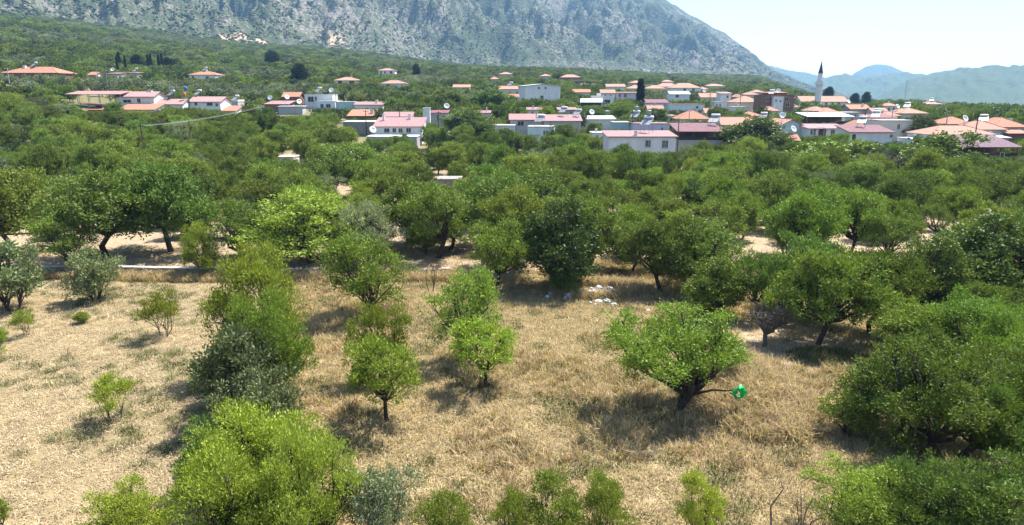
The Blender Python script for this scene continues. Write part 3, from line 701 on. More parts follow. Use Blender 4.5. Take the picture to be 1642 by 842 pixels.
def solar(H, px, fy, label, s=1.0, stand=0.5, rz=None, panels=2):
    """thermosiphon water heater standing on a roof"""
    lx = max(-H['hw'] * .9, min(H['hw'] * .9, (px - H['xm']) * H['sc'])); ly = fy * H['hd']
    a = H['o'].rotation_euler.z; z0 = H['h'] + roof_z(H, lx, ly)
    p = Matrix.Rotation(a, 4, 'Z') @ Vector((lx, ly, z0)); p += H['o'].location
    o = empty('solar_water_heater', p, R(-35) if rz is None else R(rz), (s, s, s)); tag(o, label, 'solar heater', 'solar water heaters on the village roofs')
    t = MB(); t.lathe([(0.02, -0.9), (0.22, -0.88), (0.28, -0.8), (0.28, 0.8), (0.22, 0.88), (0.02, 0.9)], 14)
    to = t.build('tank', M['white_metal'], o, True); to.rotation_euler = (0, R(90), 0); to.location = (0, 0.75, stand + 1.35)
    for q in range(panels):
        xo = (q - (panels - 1) / 2) * 0.98
        pl = MB().hexa([(xo - .46, -.95, stand), (xo + .46, -.95, stand), (xo + .46, .65, stand + 1.0), (xo - .46, .65, stand + 1.0)], [(xo - .46, -.98, stand + .09), (xo + .46, -.98, stand + .09), (xo + .46, .62, stand + 1.09), (xo - .46, .62, stand + 1.09)]).build('panel', M['metal'], o)
        MB().hexa([(xo - .4, -.92, stand + .10), (xo + .4, -.92, stand + .10), (xo + .4, .58, stand + 1.04), (xo - .4, .58, stand + 1.04)], [(xo - .4, -.93, stand + .115), (xo + .4, -.93, stand + .115), (xo + .4, .57, stand + 1.055), (xo - .4, .57, stand + 1.055)]).build('glazing', M['solar'], pl)
    for x_ in (-.85, .85):
        for y_, zt in ((-.9, stand), (.75, stand + 1.1)):
            MB().box(x_ - .03, x_ + .03, y_ - .03, y_ + .03, -0.5, zt).build('leg', M['metal'], o)
    if stand > 1.0: MB().lathe([(0.02, stand + 1.75), (0.42, stand + 1.75), (0.45, stand + 2.5), (0.1, stand + 2.62)], 14, (0, .75)).build('cold_tank', M['metal'], o)
def dish(H, px, fy, label, s=1.0, up=0.9):
    lx = max(-H['hw'] * .95, min(H['hw'] * .95, (px - H['xm']) * H['sc'])); ly = fy * H['hd']
    z0 = H['h'] + roof_z(H, lx, ly); p = Matrix.Rotation(H['o'].rotation_euler.z, 4, 'Z') @ Vector((lx, ly, z0)) + H['o'].location
    o = empty('satellite_dish', p, R(rnd.uniform(-15, 35)), (s, s, s)); tag(o, label, 'satellite dish', 'satellite dishes on the village roofs')
    MB().tube([(0, 0, -.5), (0, 0, up)], 0.04, 6).build('mast', M['metal'], o)
    prof = [(0.02, 0.0), (0.25, 0.03), (0.45, 0.11), (0.6, 0.2), (0.59, 0.225), (0.44, 0.135), (0.24, 0.055), (0.02, 0.025)]
    b_ = MB().lathe(prof, 18).build('bowl', M['white_metal'], o, True); b_.location = (0, 0, up); b_.rotation_euler = (R(60), 0, 0)
    MB().tube([(0, 0, up - .3), (0, -.55, up + .1)], 0.02, 5).build('feed_arm', M['metal'], o)
def barrel(H, px, fy, mat, label, h=1.0):
    lx = (px - H['xm']) * H['sc']; ly = fy * H['hd']; z0 = H['h'] + roof_z(H, lx, ly); p = Vector((lx, ly, z0)) + H['o'].location
    o = empty('water_tank', p); tag(o, label, 'water tank')
    for q in range(4):
        MB().tube([(.38 * math.cos(q * 1.571 + .8), .38 * math.sin(q * 1.571 + .8), -.5), (.36 * math.cos(q * 1.571 + .8), .36 * math.sin(q * 1.571 + .8), h)], .035, 5).build('leg', M['metal'], o)
    MB().lathe([(.05, h), (.46, h + .02), (.5, h + .2), (.5, h + 1.0), (.4, h + 1.15), (.12, h + 1.2), (.12, h + 1.26)], 16).build('drum', M[mat], o, True)

# --- left cluster
H = {}
H['canopy'] = canopy('long open farm canopy with faded maroon roof on thin posts, far left', 105, 192, 151, 4.6, 7, 'pink', 'shed', 0.9, nposts=6, vis=166, wall='grey')
DL = H['canopy']['d']
H['l1'] = house('white house with faded pink roof at right end of the long canopy', 186, 246, 155, 4.0, 8, 'white', 'gable', 1.5, 'pink', wins=[(222, 161, 5, 6), (203, 162, 12, 4)], d=DL - 4, vis=166, chim=[(0.5, 0.1, .5, 1.3)])
H['l0'] = canopy('low dark lean-to canopy in front of the long maroon canopy', 128, 164, 168, 2.6, 5, 'maroon', 'gable' if False else 'shed_right', .5, d=DL - 14, nposts=4, vis=172)
H['l2'] = house('long low shed with orange tiled roof below white pink-roofed house', 190, 246, 176, 2.6, 7, 'white', 'shed', 1.7, 'tile', d=DL - 13, vis=178)
H['l2b'] = house('small orange tiled roof beside the low dark canopy', 141, 166, 176, 2.4, 5, 'brick', 'shed', 1.0, 'tile', d=DL - 16, vis=178)
H['l3'] = house('low pink-roofed house between orange shed and white gabled house', 251, 292, 167, 3.0, 7, 'white', 'gable', 1.5, 'pink', wins=[(270, 172, 5, 5)], d=DL - 8, vis=172, chim=[(-.6, 0, .4, .8)])
H['l4'] = house('white gabled house with pink sheet roof and dark windows, left village', 302, 354, 163, 4.4, 7.5, 'white', 'gable', 1.5, 'pink', wins=[(313, 166.5, 4.5, 4.5), (336, 167, 9, 4), (348, 168, 4, 4)], side=[(1, 0, 1.6, 1.2, 1.2)], yaw=-6, d=DL - 8, vis=176)
H['l5'] = house('low shed with bright orange roof right of white gabled house', 357, 377, 178, 2.6, 6, 'cream', 'shed', 1.5, 'tile', d=DL - 12, vis=180)
H['l6'] = house('flat grey annex with white arch behind the bright orange shed', 356, 381, 163, 3.4, 6, 'grey', 'flat', 0, 'sheet', d=DL + 3, vis=168, parapet=True)
H['lf1'] = house('wide orange hip-roofed house with white chimneys at far left', 4, 92, 117, 5.0, 12, 'brick', 'hip', 2.6, 'tile', wins=[(40, 122, 5, 5), (58, 122, 5, 5), (75, 122, 4, 5)], vis=119, chim=[(-.45, -.2, .9, .9), (.1, .3, .7, .7)])
H['lf2'] = house('orange hip-roofed white house alone among trees above left village', 303, 345, 120, 5.0, 11, 'white', 'hip', 2.0, 'tile', wins=[(309, 124, 3, 4), (332, 124, 5, 3)], vis=126, chim=[(0, 0, .8, .9)])
H['lf3'] = house('small flat purple-roofed house below row of cypresses', 170, 188, 118, 4.0, 8, 'grey', 'shed', .5, 'pink', vis=122)
H['lf3b'] = house('tiny flat grey house right of small purple-roofed house', 203, 219, 117, 4.0, 7, 'grey', 'shed', .4, 'pink', vis=120)
H['lf4'] = house('tiny orange-roofed hut between two poles, far left', 142, 153, 120, 4.0, 6, 'cream', 'gable', 1.2, 'tile', vis=122)
# --- centre-left
H['c1'] = house('double hip-roofed house with pale orange roofs, dark doorway', 536, 574, 129, 4.0, 10, 'cream', 'hip', 1.9, 'tile_pale', wins=[(545, 132, 6, 4), (564, 132, 8, 5)], vis=134, chim=[(.3, 0, .7, .5)])
H['c2'] = house('upper white hip-roofed house with row of dark windows, alone in trees', 607, 633, 113, 5.5, 9, 'white', 'hip', 1.6, 'tile_pale', wins=[(611, 116, 2.5, 4), (617, 116, 2.5, 4), (627, 116, 4, 4)], vis=120)
H['c3'] = house('lower pale-walled house with two orange hips beside tall conifer', 611, 650, 134, 4.0, 9, 'pale_blue', 'hip', 1.8, 'tile_pale', wins=[(622, 137, 6, 3)], vis=137)
H['c4'] = house('brick hut with orange gabled roof behind satellite dishes', 453, 479, 155, 4.6, 7, 'brick', 'gable', 1.6, 'tile', vis=162)
dC = H['c4']['d']
H['c5'] = house('low maroon-roofed house with dark porch left of grey metal shed', 425, 462, 167, 3.6, 8, 'brick', 'shed', 1.0, 'pink', wins=[(445, 174, 6, 6)], d=dC - 14, vis=180)
H['c6'] = house('windowless grey metal shed with sloping flat roof', 447, 484, 171, 4.2, 9, 'grey', 'shed_right', .0, 'sheet', d=dC - 24, vis=190, yaw=8)
H['c7'] = house('two-storey flat white house with dark upper window and solar heater', 488, 533, 152, 6.4, 8, 'white', 'flat', 0, 'sheet', wins=[(498, 159, 9, 8), (506, 158, 3, 6)], d=dC - 2, vis=170, parapet=False)
H['c8'] = house('low white house with two dark windows under flat white house', 508, 537, 163, 4.2, 7, 'pale_blue', 'flat', 0, 'sheet', wins=[(516, 170, 5, 6), (526, 170, 7, 6)], d=dC - 12, vis=176)
H['c9'] = house('flat house with long teal side wall, centre left', 538, 568, 164, 4.0, 8, 'teal', 'flat', 0, 'sheet', d=dC - 11, vis=176, yaw=6)
H['c10'] = house('low house with faded pink roof and white chimney behind orange tiles', 568, 612, 168, 3.6, 8, 'white', 'shed', .9, 'pink', d=dC - 14, vis=174, chim=[(.5, 0, 1.2, .9)])
H['c11'] = house('stone house with weathered orange tiled roof, brown chimney stack', 558, 598, 186, 3.6, 8, 'brick', 'shed', 1.7, 'tile', vis=190, chim=[(.8, -.3, 1.2, 1.0)])
H['c12'] = house('grey stone block with white parapet in front of orange tiled house', 550, 600, 196, 3.9, 7, 'stone', 'flat', 0, 'white', vis=206, parapet=False)
H['c13'] = house('large house with layered faded pink roofs and white end wall', 600, 676, 203, 4.6, 9, 'white', 'shed', 2.0, 'pink', wins=[(620, 209, 8, 6), (632, 209, 5, 6), (642, 209, 6, 6), (655, 209, 7, 7)], vis=222, chim=[(-.75, .3, 1.6, .6), (.35, .6, 1.2, .7)])
H['c13b'] = house('upper pink-roofed annex behind the large layered pink-roofed house', 615, 660, 187, 4.6, 7, 'lavender', 'gable', 1.2, 'pink', vis=190)
H['c14'] = house('narrow white chimney tower rising beside pink-roofed house', 678, 689, 174, 7.5, 1.6, 'white', 'flat', 0, 'white', vis=205, name='chimney_tower', cat='chimney')
H['c15'] = house('grey house with flat red-edged roof right of white chimney tower', 690, 716, 181, 5.2, 8, 'grey', 'shed', .5, 'red', wins=[(702, 189, 4, 10), (711, 190, 3, 9)], vis=200)
H['c16'] = house('low terrace wall house with white parapet below pink-roofed house', 588, 668, 220, 2.9, 6, 'grey', 'flat', 0, 'white', vis=224)
H['c17'] = house('small lavender flat-roofed house alone in dark trees, centre', 764, 785, 181, 4.0, 7, 'lavender', 'shed', .5, 'pink', wins=[(775, 187, 4, 5)], vis=192, chim=[(.5, 0, 1.4, .4)])
H['c18'] = house('half-hidden grey house with orange roof above centre treetops', 727, 753, 140, 4.0, 8, 'grey', 'gable', 1.3, 'tile_pale', vis=143)
H['c19'] = house('tiny orange-roofed hut left of big white box house', 801, 836, 143, 5.0, 9, 'cream', 'gable', 1.4, 'tile_pale', wins=[(830, 149, 4, 4)], vis=152)
H['c20'] = house('big plain white box house with two tiny upper windows', 841, 900, 138, 8.6, 12, 'white', 'gable_end', .8, 'sheet', wins=[(864, 141, 3, 3), (875, 141, 3, 3), (869, 158, 5, 10)], yaw=14, vis=164)
dB = H['c20']['d']
H['c21'] = house('low orange roof peeping out below the white box house', 812, 831, 156, 3.6, 6, 'cream', 'gable', 1.2, 'tile', d=dB - 14, vis=160)
H['c22'] = house('orange hip-roofed house high above white box house, centre', 899, 931, 124, 4.6, 10, 'brick', 'hip', 2.2, 'tile_pale', vis=127)
H['c23'] = canopy('long thin grey canopy beside high orange hip-roofed house', 922, 961, 129, 4.2, 6, 'sheet', 'shed_back', .3, d=H['c22']['d'] - 25, nposts=3, vis=134)
H['c24'] = house('small shed with bright white metal roof and dark gable', 932, 964, 164, 4.0, 8, 'dark', 'gable', 1.3, 'sheet', vis=170, yaw=-8)
H['c25'] = house('white flat-roofed house with stepped rooftop block behind white shed', 950, 984, 156, 4.6, 8, 'white', 'flat', 0, 'white', wins=[(974, 163, 9, 6)], d=H['c24']['d'] + 6, vis=166, parapet=True, chim=[(-.3, 0, 1.4, 1.6)])
H['c26'] = house('orange roofs half hidden above the white metal shed', 920, 946, 148, 4.0, 8, 'cream', 'gable', 1.2, 'tile', d=H['c24']['d'] + 30, vis=150)
# --- centre-right front rows
H['r1'] = house('low white house under trees with flat pale roof, centre', 783, 826, 202, 3.6, 7, 'white', 'flat', 0, 'concrete', vis=214)
H['r2'] = house('pale blue house with one dark double window behind treetops', 846, 888, 204, 4.4, 7, 'pale_blue', 'flat', 0, 'concrete', wins=[(873, 213, 3, 7), (877.5, 213, 3, 7)], vis=220, yaw=-6)
H['r3'] = house('grey house with faded pink gabled roof and rooftop railing', 818, 870, 192, 4.6, 9, 'grey', 'gable', 1.5, 'pink', wins=[(835, 198, 10, 7)], vis=202)
H['r4'] = house('long pink-roofed grey-walled house beside solar heater, centre', 872, 932, 194, 4.6, 8, 'grey', 'shed', 1.5, 'pink', vis=206)
H['r5'] = house('low white shed roof with pale water drum, centre right', 942, 986, 191, 3.6, 8, 'white', 'shed', .7, 'sheet', vis=196)
H['r6'] = house('two-storey white house with pink roof edge and two dark windows', 976, 1084, 219, 6.5, 9, 'white', 'shed', .7, 'pink', wins=[(1037.5, 230, 4, 10), (1042, 230, 3.4, 10), (1064.5, 231, 4, 11), (1069.5, 231, 4, 11), (1041, 252, 4, 8), (1065, 254, 5, 9)], vis=252, low=1.9, chim=[(-.18, -.8, .9, .6)])
H['r7'] = house('lavender-walled house with sloping rooftop pipe behind two-storey house', 1017, 1074, 199, 4.6, 8, 'lavender', 'flat', 0, 'pink', wins=[(1062, 207, 3, 5)], vis=212)
H['r7b'] = house('grey panel shed left of lavender-walled house', 984, 1010, 197, 4.4, 7, 'teal', 'flat', 0, 'concrete', vis=210)
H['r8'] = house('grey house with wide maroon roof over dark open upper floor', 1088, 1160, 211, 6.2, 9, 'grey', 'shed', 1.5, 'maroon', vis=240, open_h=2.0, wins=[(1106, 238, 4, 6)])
H['r9'] = house('weathered orange hip roof of low house, behind maroon-roofed house', 1088, 1138, 191, 3.6, 9, 'cream', 'hip', 2.8, 'tile', vis=193)
H['r10'] = house('pale lavender two-storey house left of tall cypress', 990, 1024, 149, 5.5, 9, 'lavender', 'shed', .4, 'brick', wins=[(994, 153, 3, 5), (1003, 153, 4, 5)], vis=160)
dR = H['r10']['d']
H['r11'] = house('white house with bright white metal roof right of cypress', 1075, 1106, 151, 5.5, 9, 'white', 'gable', 1.2, 'sheet', wins=[(1086, 154, 5, 4)], vis=162, d=dR - 8)
H['r12'] = house('long low white house with maroon roof below white metal roof', 1032, 1072, 165, 4.0, 8, 'white', 'shed', 1.3, 'maroon', d=dR - 40, vis=172)
H['r13'] = house('flat pale house with long blank wall above weathered orange roof', 1073, 1130, 168, 4.4, 9, 'pale_blue', 'flat', 0, 'pink', wins=[(1118, 172, 4, 3)], d=dR - 45, vis=178)
H['r14'] = house('pale green gabled house with orange roof, centre skyline', 973, 1002, 139, 5.0, 9, 'mint', 'gable', 1.5, 'tile_pale', vis=143)
H['r15'] = house('orange hip roof just left of cypress tip', 1006, 1033, 142, 4.2, 10, 'cream', 'hip', 2.2, 'tile_pale', vis=144)
H['r16'] = house('orange hip roof just right of cypress tip', 1036, 1067, 142, 4.2, 10, 'cream', 'hip', 2.2, 'tile_pale', vis=144)
H['r17'] = house('large two-tier orange hip-roofed villa on skyline', 1076, 1124, 141, 6.5, 12, 'white', 'hip', 3.0, 'tile_pale', wins=[(1098, 144, 4, 4), (1112, 144, 4, 4)], vis=147)
H['r17b'] = house('broad orange hip roof left of two-tier villa', 1052, 1092, 139, 5.4, 11, 'cream', 'hip', 2.4, 'tile_pale', vis=140)
H['r18'] = house('distant orange hip-roofed house at foot of mountain', 1133, 1163, 138, 4.6, 11, 'cream', 'hip', 1.8, 'tile_pale', vis=140)
H['r19'] = house('narrow white tower house with small pink roof', 1156, 1173, 150, 7.0, 7, 'white', 'shed', .6, 'pink', wins=[(1167, 155, 3, 4)], side=[], d=dR - 10, vis=166)
H['r20'] = house('orange-roofed house tucked behind narrow white tower house', 1124, 1156, 156, 4.4, 9, 'cream', 'gable', 1.8, 'tile_pale', d=dR + 4, vis=160)
H['r21'] = house('white low house with dark windows, foot of narrow tower house', 1146, 1160, 164, 3.8, 7, 'white', 'flat', 0, 'concrete', wins=[(1150, 168, 2, 3), (1155, 168, 2, 3)], d=dR - 28, vis=172)
# --- right
H['s1'] = house('broad pale orange hip-roofed house left of brown building', 1178, 1222, 164, 5.2, 11, 'cream', 'hip', 2.7, 'tile_pale', vis=168)
H['s2'] = house('red-brown two-storey building with white centre bay', 1224, 1274, 153, 7.4, 11, 'brick', 'flat', 0, 'red', wins=[(1231, 159, 4, 6), (1262, 159, 6, 6), (1264, 168, 6, 5)], vis=172, d=H['s1']['d'] - 18)
H['s2b'] = house('small orange-roofed rooftop room on red-brown building', 1232, 1262, 149, 9.8, 7, 'brick', 'hip', .8, 'tile', d=H['s2']['d'] + 4, vis=152)
H['s2c'] = house('white plastered stair bay projecting from red-brown building', 1241, 1257, 156, 7.0, 2, 'white', 'flat', 0, 'white', wins=[(1245, 161, 2.5, 3), (1252, 162, 2.5, 3)], d=H['s2']['d'] - 2.3, vis=172, name='stair_bay')
H['mq'] = house('long white mosque hall with orange gabled roof behind minaret', 1286, 1359, 163, 6.5, 11, 'white', 'gable', 2.4, 'tile_pale', wins=[(1325, 167, 3, 5), (1335, 167, 3, 5), (1345, 167, 3, 5)], vis=168, name='mosque', cat='mosque', d=H['s1']['d'] + 45)
H['mq2'] = house('flat white-roofed wing left of mosque hall', 1274, 1310, 157, 7.5, 9, 'white', 'flat', 0, 'sheet', d=H['mq']['d'] + 14, vis=158)
H['s3'] = house('pale mint gable-fronted house with orange roof, behind round tree', 1246, 1293, 204, 4.6, 12, 'mint', 'gable_end', 2.0, 'tile_pale', vis=214)
H['s3b'] = house('orange tiled roof partly behind big round tree, right centre', 1158, 1212, 200, 3.8, 9, 'cream', 'gable', 2.0, 'tile_pale', vis=203)
H['s3c'] = house('long orange roof joining mint gabled house at left', 1205, 1246, 202, 3.8, 9, 'cream', 'gable', 1.8, 'tile', vis=206)
H['s4'] = house('low hut with rusty orange tiles in front of mint gable', 1256, 1281, 225, 2.9, 5, 'brick', 'gable', 1.3, 'tile', vis=228, chim=[(-.2, -.2, .6, .5), (.8, .1, .7, .4)])
H['s5'] = house('white bungalow with pink roof edge and tall dark windows', 1298, 1363, 206, 4.7, 9, 'white', 'shed', .7, 'pink', wins=[(1302, 212, 3, 7), (1307, 212, 3, 9), (1336, 214, 6, 11), (1349, 214, 5, 11)], doors=[(1319, 213, 12, 14)], vis=222)
H['s6'] = house('white wing with dark maroon roof and doorway, right of bungalow', 1364, 1432, 212, 4.6, 8, 'white', 'shed', 1.3, 'maroon', doors=[(1370, 220, 6, 9)], wins=[(1430, 218, 4, 4)], vis=234)
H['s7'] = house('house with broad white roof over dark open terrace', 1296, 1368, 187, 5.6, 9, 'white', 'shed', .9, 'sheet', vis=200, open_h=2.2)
H['s8'] = house('bright orange hip roof between terrace house and red canopy', 1369, 1395, 203, 3.6, 7, 'cream', 'hip', 1.9, 'tile', vis=205)
H['s9'] = house('house with flat red metal roof and dark openings, right', 1397, 1442, 189, 5.0, 8, 'grey', 'shed', .7, 'red', wins=[(1404, 196, 6, 8)], vis=200)
H['s10'] = house('tall bare cream house with single window, rough right wall', 1413, 1464, 194, 6.6, 9, 'cream', 'flat', 0, 'concrete', wins=[(1442, 203, 4, 7)], vis=232)
H['s11'] = house('grey house with small orange roof and stair tower, right centre', 1364, 1396, 175, 5.0, 9, 'grey', 'gable', 1.6, 'tile', vis=182, chim=[(.5, -.4, 1.0, .6)])
H['s11b'] = house('grey unfinished block left of small orange roof', 1352, 1380, 181, 4.6, 8, 'grey', 'flat', 0, 'concrete', wins=[(1372, 186, 3, 5)], vis=190)
H['s12'] = house('pale orange hip-roofed house above treetops, right', 1444, 1488, 182, 4.4, 11, 'cream', 'hip', 2.0, 'tile_pale', vis=186)
H['s13'] = house('small orange hip-roofed house alone on right skyline', 1482, 1512, 167, 4.6, 9, 'cream', 'hip', 1.5, 'tile_pale', wins=[(1489, 169, 3, 2), (1506, 169, 3, 2)], vis=170)
H['s14'] = house('large orange hip-roofed house with white ridge line, behind purple canopy', 1492, 1597, 216, 4.2, 10, 'pale_blue', 'hip', 2.0, 'tile_pale', wins=[(1546, 222, 5, 3), (1574, 223, 5, 3)], vis=222)
H['s15'] = house('orange hip-roofed house behind the large hip roof, right', 1516, 1562, 199, 4.2, 9, 'cream', 'hip', 2.0, 'tile', vis=201)
H['s16'] = house('wide orange roof with dark antenna stub, right', 1560, 1614, 208, 4.4, 10, 'pale_blue', 'hip', 2.2, 'tile_pale', vis=214)
H['s17'] = house('darker orange hip roof at far right edge', 1594, 1648, 204, 4.6, 11, 'pale_blue', 'hip', 2.4, 'tile', vis=212, chim=[(.5, -.3, .7, .7)])
H['s18'] = house('low orange lean-to at right edge beside white tank', 1618, 1652, 214, 3.4, 6, 'brick', 'shed', .8, 'tile', vis=220)
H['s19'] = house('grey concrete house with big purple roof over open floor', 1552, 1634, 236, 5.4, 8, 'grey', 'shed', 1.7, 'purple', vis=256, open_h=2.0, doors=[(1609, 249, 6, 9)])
# --- farther village: more roofs between the trees
extra = [('sandy orange roof far behind tall cypress', 1010, 1032, 133, 4.5), ('faint orange roof below the mountain, left of skyline villa', 1062, 1080, 131, 4.5), ('pale orange roof between villa and distant hip house', 1120, 1136, 143, 4.5),
         ('small orange roof at skyline left of brown building', 1196, 1216, 152, 5.0), ('far pale roof just beyond brown building', 1180, 1192, 156, 4.5), ('pale roof among trees beyond centre canopy', 866, 884, 122, 4.5), ('dim ruined stone house in far trees, centre', 800, 822, 119, 4.5), ('orange roof near dim ruined house, centre', 786, 800, 127, 4.2), ('orange roof under white village dishes, right centre', 1300, 1330, 178, 4.4), ('pale orange roof at foot of the minaret', 1318, 1345, 180, 4.2), ('low pink roof among trees right of mint gable', 1226, 1250, 178, 4.0)]
for lb, a0, a1, ye, hh in extra:
    H[lb] = house(lb, a0, a1, ye, hh, 9, rnd.choice(['white', 'cream', 'grey']), 'hip', 1.7, 'tile_pale', vis=ye + 3, d=None)
more = [('white annex below narrow tower house', 1176, 1198, 172, 3.6, 'white', 'flat', 'concrete'), ('small white flat house under brown building', 1226, 1246, 175, 3.6, 'white', 'flat', 'sheet'), ('grey outhouse between brown building and minaret', 1274, 1292, 172, 3.6, 'grey', 'shed', 'pink'), ('low white row house below the mosque', 1330, 1356, 186, 3.8, 'white', 'shed', 'tile_pale'), ('cream cottage right of orange hip near red canopy', 1400, 1424, 180, 4.0, 'cream', 'gable', 'tile_pale'),
        ('white cottage left of the weathered orange roof', 1058, 1084, 186, 3.6, 'white', 'flat', 'concrete'), ('orange-roofed cottage right of tall cypress foot', 1040, 1064, 176, 3.8, 'cream', 'gable', 'tile_pale'), ('white shed behind the low pale drum roof', 952, 978, 179, 3.8, 'white', 'flat', 'sheet'), ('grey shed with pink roof behind solar heaters, centre', 896, 924, 176, 3.8, 'grey', 'shed', 'pink'), ('pale cottage below the big white box house', 846, 872, 176, 3.6, 'cream', 'shed', 'pink'),
        ('low white house at right of long blank-walled house', 1132, 1152, 181, 3.8, 'white', 'gable', 'tile_pale'), ('orange roof behind the round fig tree', 1190, 1222, 186, 4.0, 'cream', 'hip', 'tile'), ('small orange roof right of broad hip house', 1216, 1230, 168, 4.0, 'white', 'hip', 'tile_pale'), ('white house beyond pale lavender house', 964, 986, 149, 5.0, 'white', 'gable', 'tile_pale'), ('orange hip roof behind brown building, left side', 1206, 1226, 148, 5.4, 'cream', 'hip', 'tile_pale'),
        ('white house near right skyline below lone hip house', 1420, 1440, 170, 4.4, 'white', 'hip', 'tile_pale'), ('orange roof left of pale hip above treetops', 1416, 1444, 186, 4.2, 'cream', 'hip', 'tile_pale'), ('grey shed under the wide orange roof, right', 1600, 1618, 221, 3.0, 'grey', 'shed', 'sheet'), ('white garage beside tall bare cream house', 1464, 1490, 224, 3.2, 'pale_blue', 'flat', 'sheet'), ('white low annex left of two-storey white house', 950, 976, 214, 3.6, 'white', 'flat', 'concrete')]
for lb, a0, a1, ye, hh, wm_, rf, rm in more:
    xa = (a0 + a1) / 2; H[lb] = house(lb, a0, a1, ye, hh, 7, wm_, rf, 0 if rf == 'flat' else .6 if rf == 'shed' else 1.5, rm, wins=[(a0 + (a1 - a0) * .3, ye + 5, 3, 4.5), (a0 + (a1 - a0) * .7, ye + 5, 3, 4.5)], vis=ye + 7, chim=[(rnd.uniform(-.6, .6), .1, .8, .6)])
# sheds hidden in the orchard
H['o1'] = house('small white hut with red door mark hidden in the orchard', 562, 588, 246, 3.2, 4, 'white', 'flat', 0, 'white', doors=[(572, 262, 6, 12)], vis=262, yaw=20)
H['o2'] = house('low ruined stone hut with broken flat roof inside orchard', 702, 738, 289, 2.3, 4, 'stone', 'flat', 0, 'stone', vis=293)
H['o3'] = house('low pale roof slab peeping from the orchard, centre left', 446, 470, 253, 3.0, 4, 'cream', 'flat', 0, 'concrete', vis=256)

for k, px, fy, lb, st in [('l3', 266, .2, 'solar heater with tall grey tank on low pink-roofed house, left', 1.3), ('l4', 304, .3, 'solar heater with tilted panel at left end of white gabled house', 0.9), ('lf1', 42, -.1, 'solar heater on wide orange hip roof, far left', .3), ('c7', 505, .3, 'solar heater on high stand above two-storey flat white house', .9), ('c19', 818, .2, 'solar heater on tiny orange roof beside white box house', .4),
                          ('r2', 864, .2, 'big solar heater with pale panel above pale blue house', .9), ('r4', 905, .5, 'dark-panelled solar heater on long pink-roofed house', 1.0), ('r4', 928, .3, 'silver solar tank at right end of long pink-roofed house', .5), ('r7', 1024, .6, 'solar heater with long dark panel on lavender-walled house', 1.2), ('r6', 1044, .2, 'solar heater standing on two-storey white house with pink edge', 1.4),
                          ('r8', 1156, .4, 'white twin-panel solar heater beside wide maroon roof', .6), ('s6', 1398, .4, 'solar heater with white panel on dark maroon roof wing', .9), ('s10', 1420, .2, 'solar tank on tall bare cream house', .6), ('s17', 1602, .2, 'white solar heater on darker orange hip roof, right edge', .5), ('s13', 1500, .0, 'tiny solar heater on skyline hip-roofed house, right', .3),
                          ('s2', 1240, -.6, 'solar heater against red-brown building roof', .3), ('l6', 372, .1, 'solar heater on flat grey annex, left village', .3), ('lf3b', 211, 0, 'tiny solar heater on flat grey house below cypresses', .4), ('s3c', 1232, .1, 'white solar tank on long orange roof by mint gable', .3), ('s12', 1468, .1, 'solar tank on pale orange hip roof above treetops', .2), ('s9', 1418, .2, 'solar heater on flat red metal roof', .4), ('lf2', 322, 0, 'solar heater on lone orange hip roof above left village', .2)]:
    solar(H[k], px, fy, lb, 1.25 if k in ('r2', 'r7', 'r6', 'r8') else 1.1, st)
for k, px, fy, lb in [('c5', 427, .2, 'white satellite dish at left end of maroon-roofed house'), ('c5', 452, .6, 'large grey satellite dish before brick hut'), ('c6', 478, -.5, 'tilted white dish at right end of grey metal shed'), ('c7', 529, -.4, 'white dish on right corner of flat white house'), ('c16', 596, -.5, 'small white dish on terrace below pink-roofed house'), ('c15', 714, .3, 'round dark dish right of red-edged grey house'),
                      ('r5', 951, .2, 'white dish on low white shed roof'), ('s3', 1262, -.3, 'white dish over mint gable roof'), ('s4', 1278, .3, 'dish beside rusty hut chimney'), ('s16', 1572, .4, 'white dish on wide orange roof, right'), ('s11', 1370, .3, 'dish on small orange roof of grey house'), ('s12', 1452, .1, 'dish at left of pale orange hip roof'), ('r20', 1134, .3, 'dish on orange roof behind tower house'), ('lf3', 173, .1, 'white dish on small purple-roofed house'), ('s2', 1250, -.7, 'round white dish on brown building front')]:
    dish(H[k], px, fy, lb, 1.5, 1.0)
barrel(H['l3'], 288, .6, 'blue_plastic', 'blue water drum on stand above low pink roof', 3.6)
barrel(H['l3'], 291, -.2, 'orange_plastic', 'orange water drum on stand above low pink roof', 1.2)

# minaret
dm = H['mq']['d'] - 9
X, Y, Z = (float(q) for q in at(1312.5, 150, dm)); zb = float(terr(X, Y)) - .3
zt = float(at(1316, 95, dm)[2]); hT = zt - zb; s_ = proj(X, Y, Z)[2] / FPX
mo = empty('minaret', (X, Y, zb)); tag(mo, 'slender stone minaret with single balcony and dark conical cap', 'minaret')
zz = lambda py: float(at(1314, py, dm)[2]) - zb
r0 = 5.2 * s_; 
MB().box(-r0 * 1.25, r0 * 1.25, -r0 * 1.25, r0 * 1.25, 0, zz(172)).build('plinth', M['minaret'], mo)
MB().lathe([(r0 * 1.02, zz(172)), (r0 * .98, zz(165)), (r0 * .86, zz(140))], 16).build('shaft', M['minaret'], mo)
bl = MB().lathe([(r0 * .86, zz(140)), (r0 * .95, zz(139)), (r0 * 1.02, zz(137.6)), (r0 * 1.12, zz(136.4)), (r0 * 1.2, zz(135.2)), (r0 * 1.2, zz(130.5)), (r0 * 1.1, zz(130.5)), (r0 * 1.1, zz(135))], 16).build('balcony', M['minaret'], mo)
MB().lathe([(r0 * .74, zz(136)), (r0 * .64, zz(118.5)), (r0 * .72, zz(118.2)), (r0 * .72, zz(117.4))], 16).build('upper_shaft', M['minaret'], mo)
MB().box(-.4, .4, -r0 * .75, -r0 * .65, zz(134.5), zz(130)).build('door', M['dark'], mo)
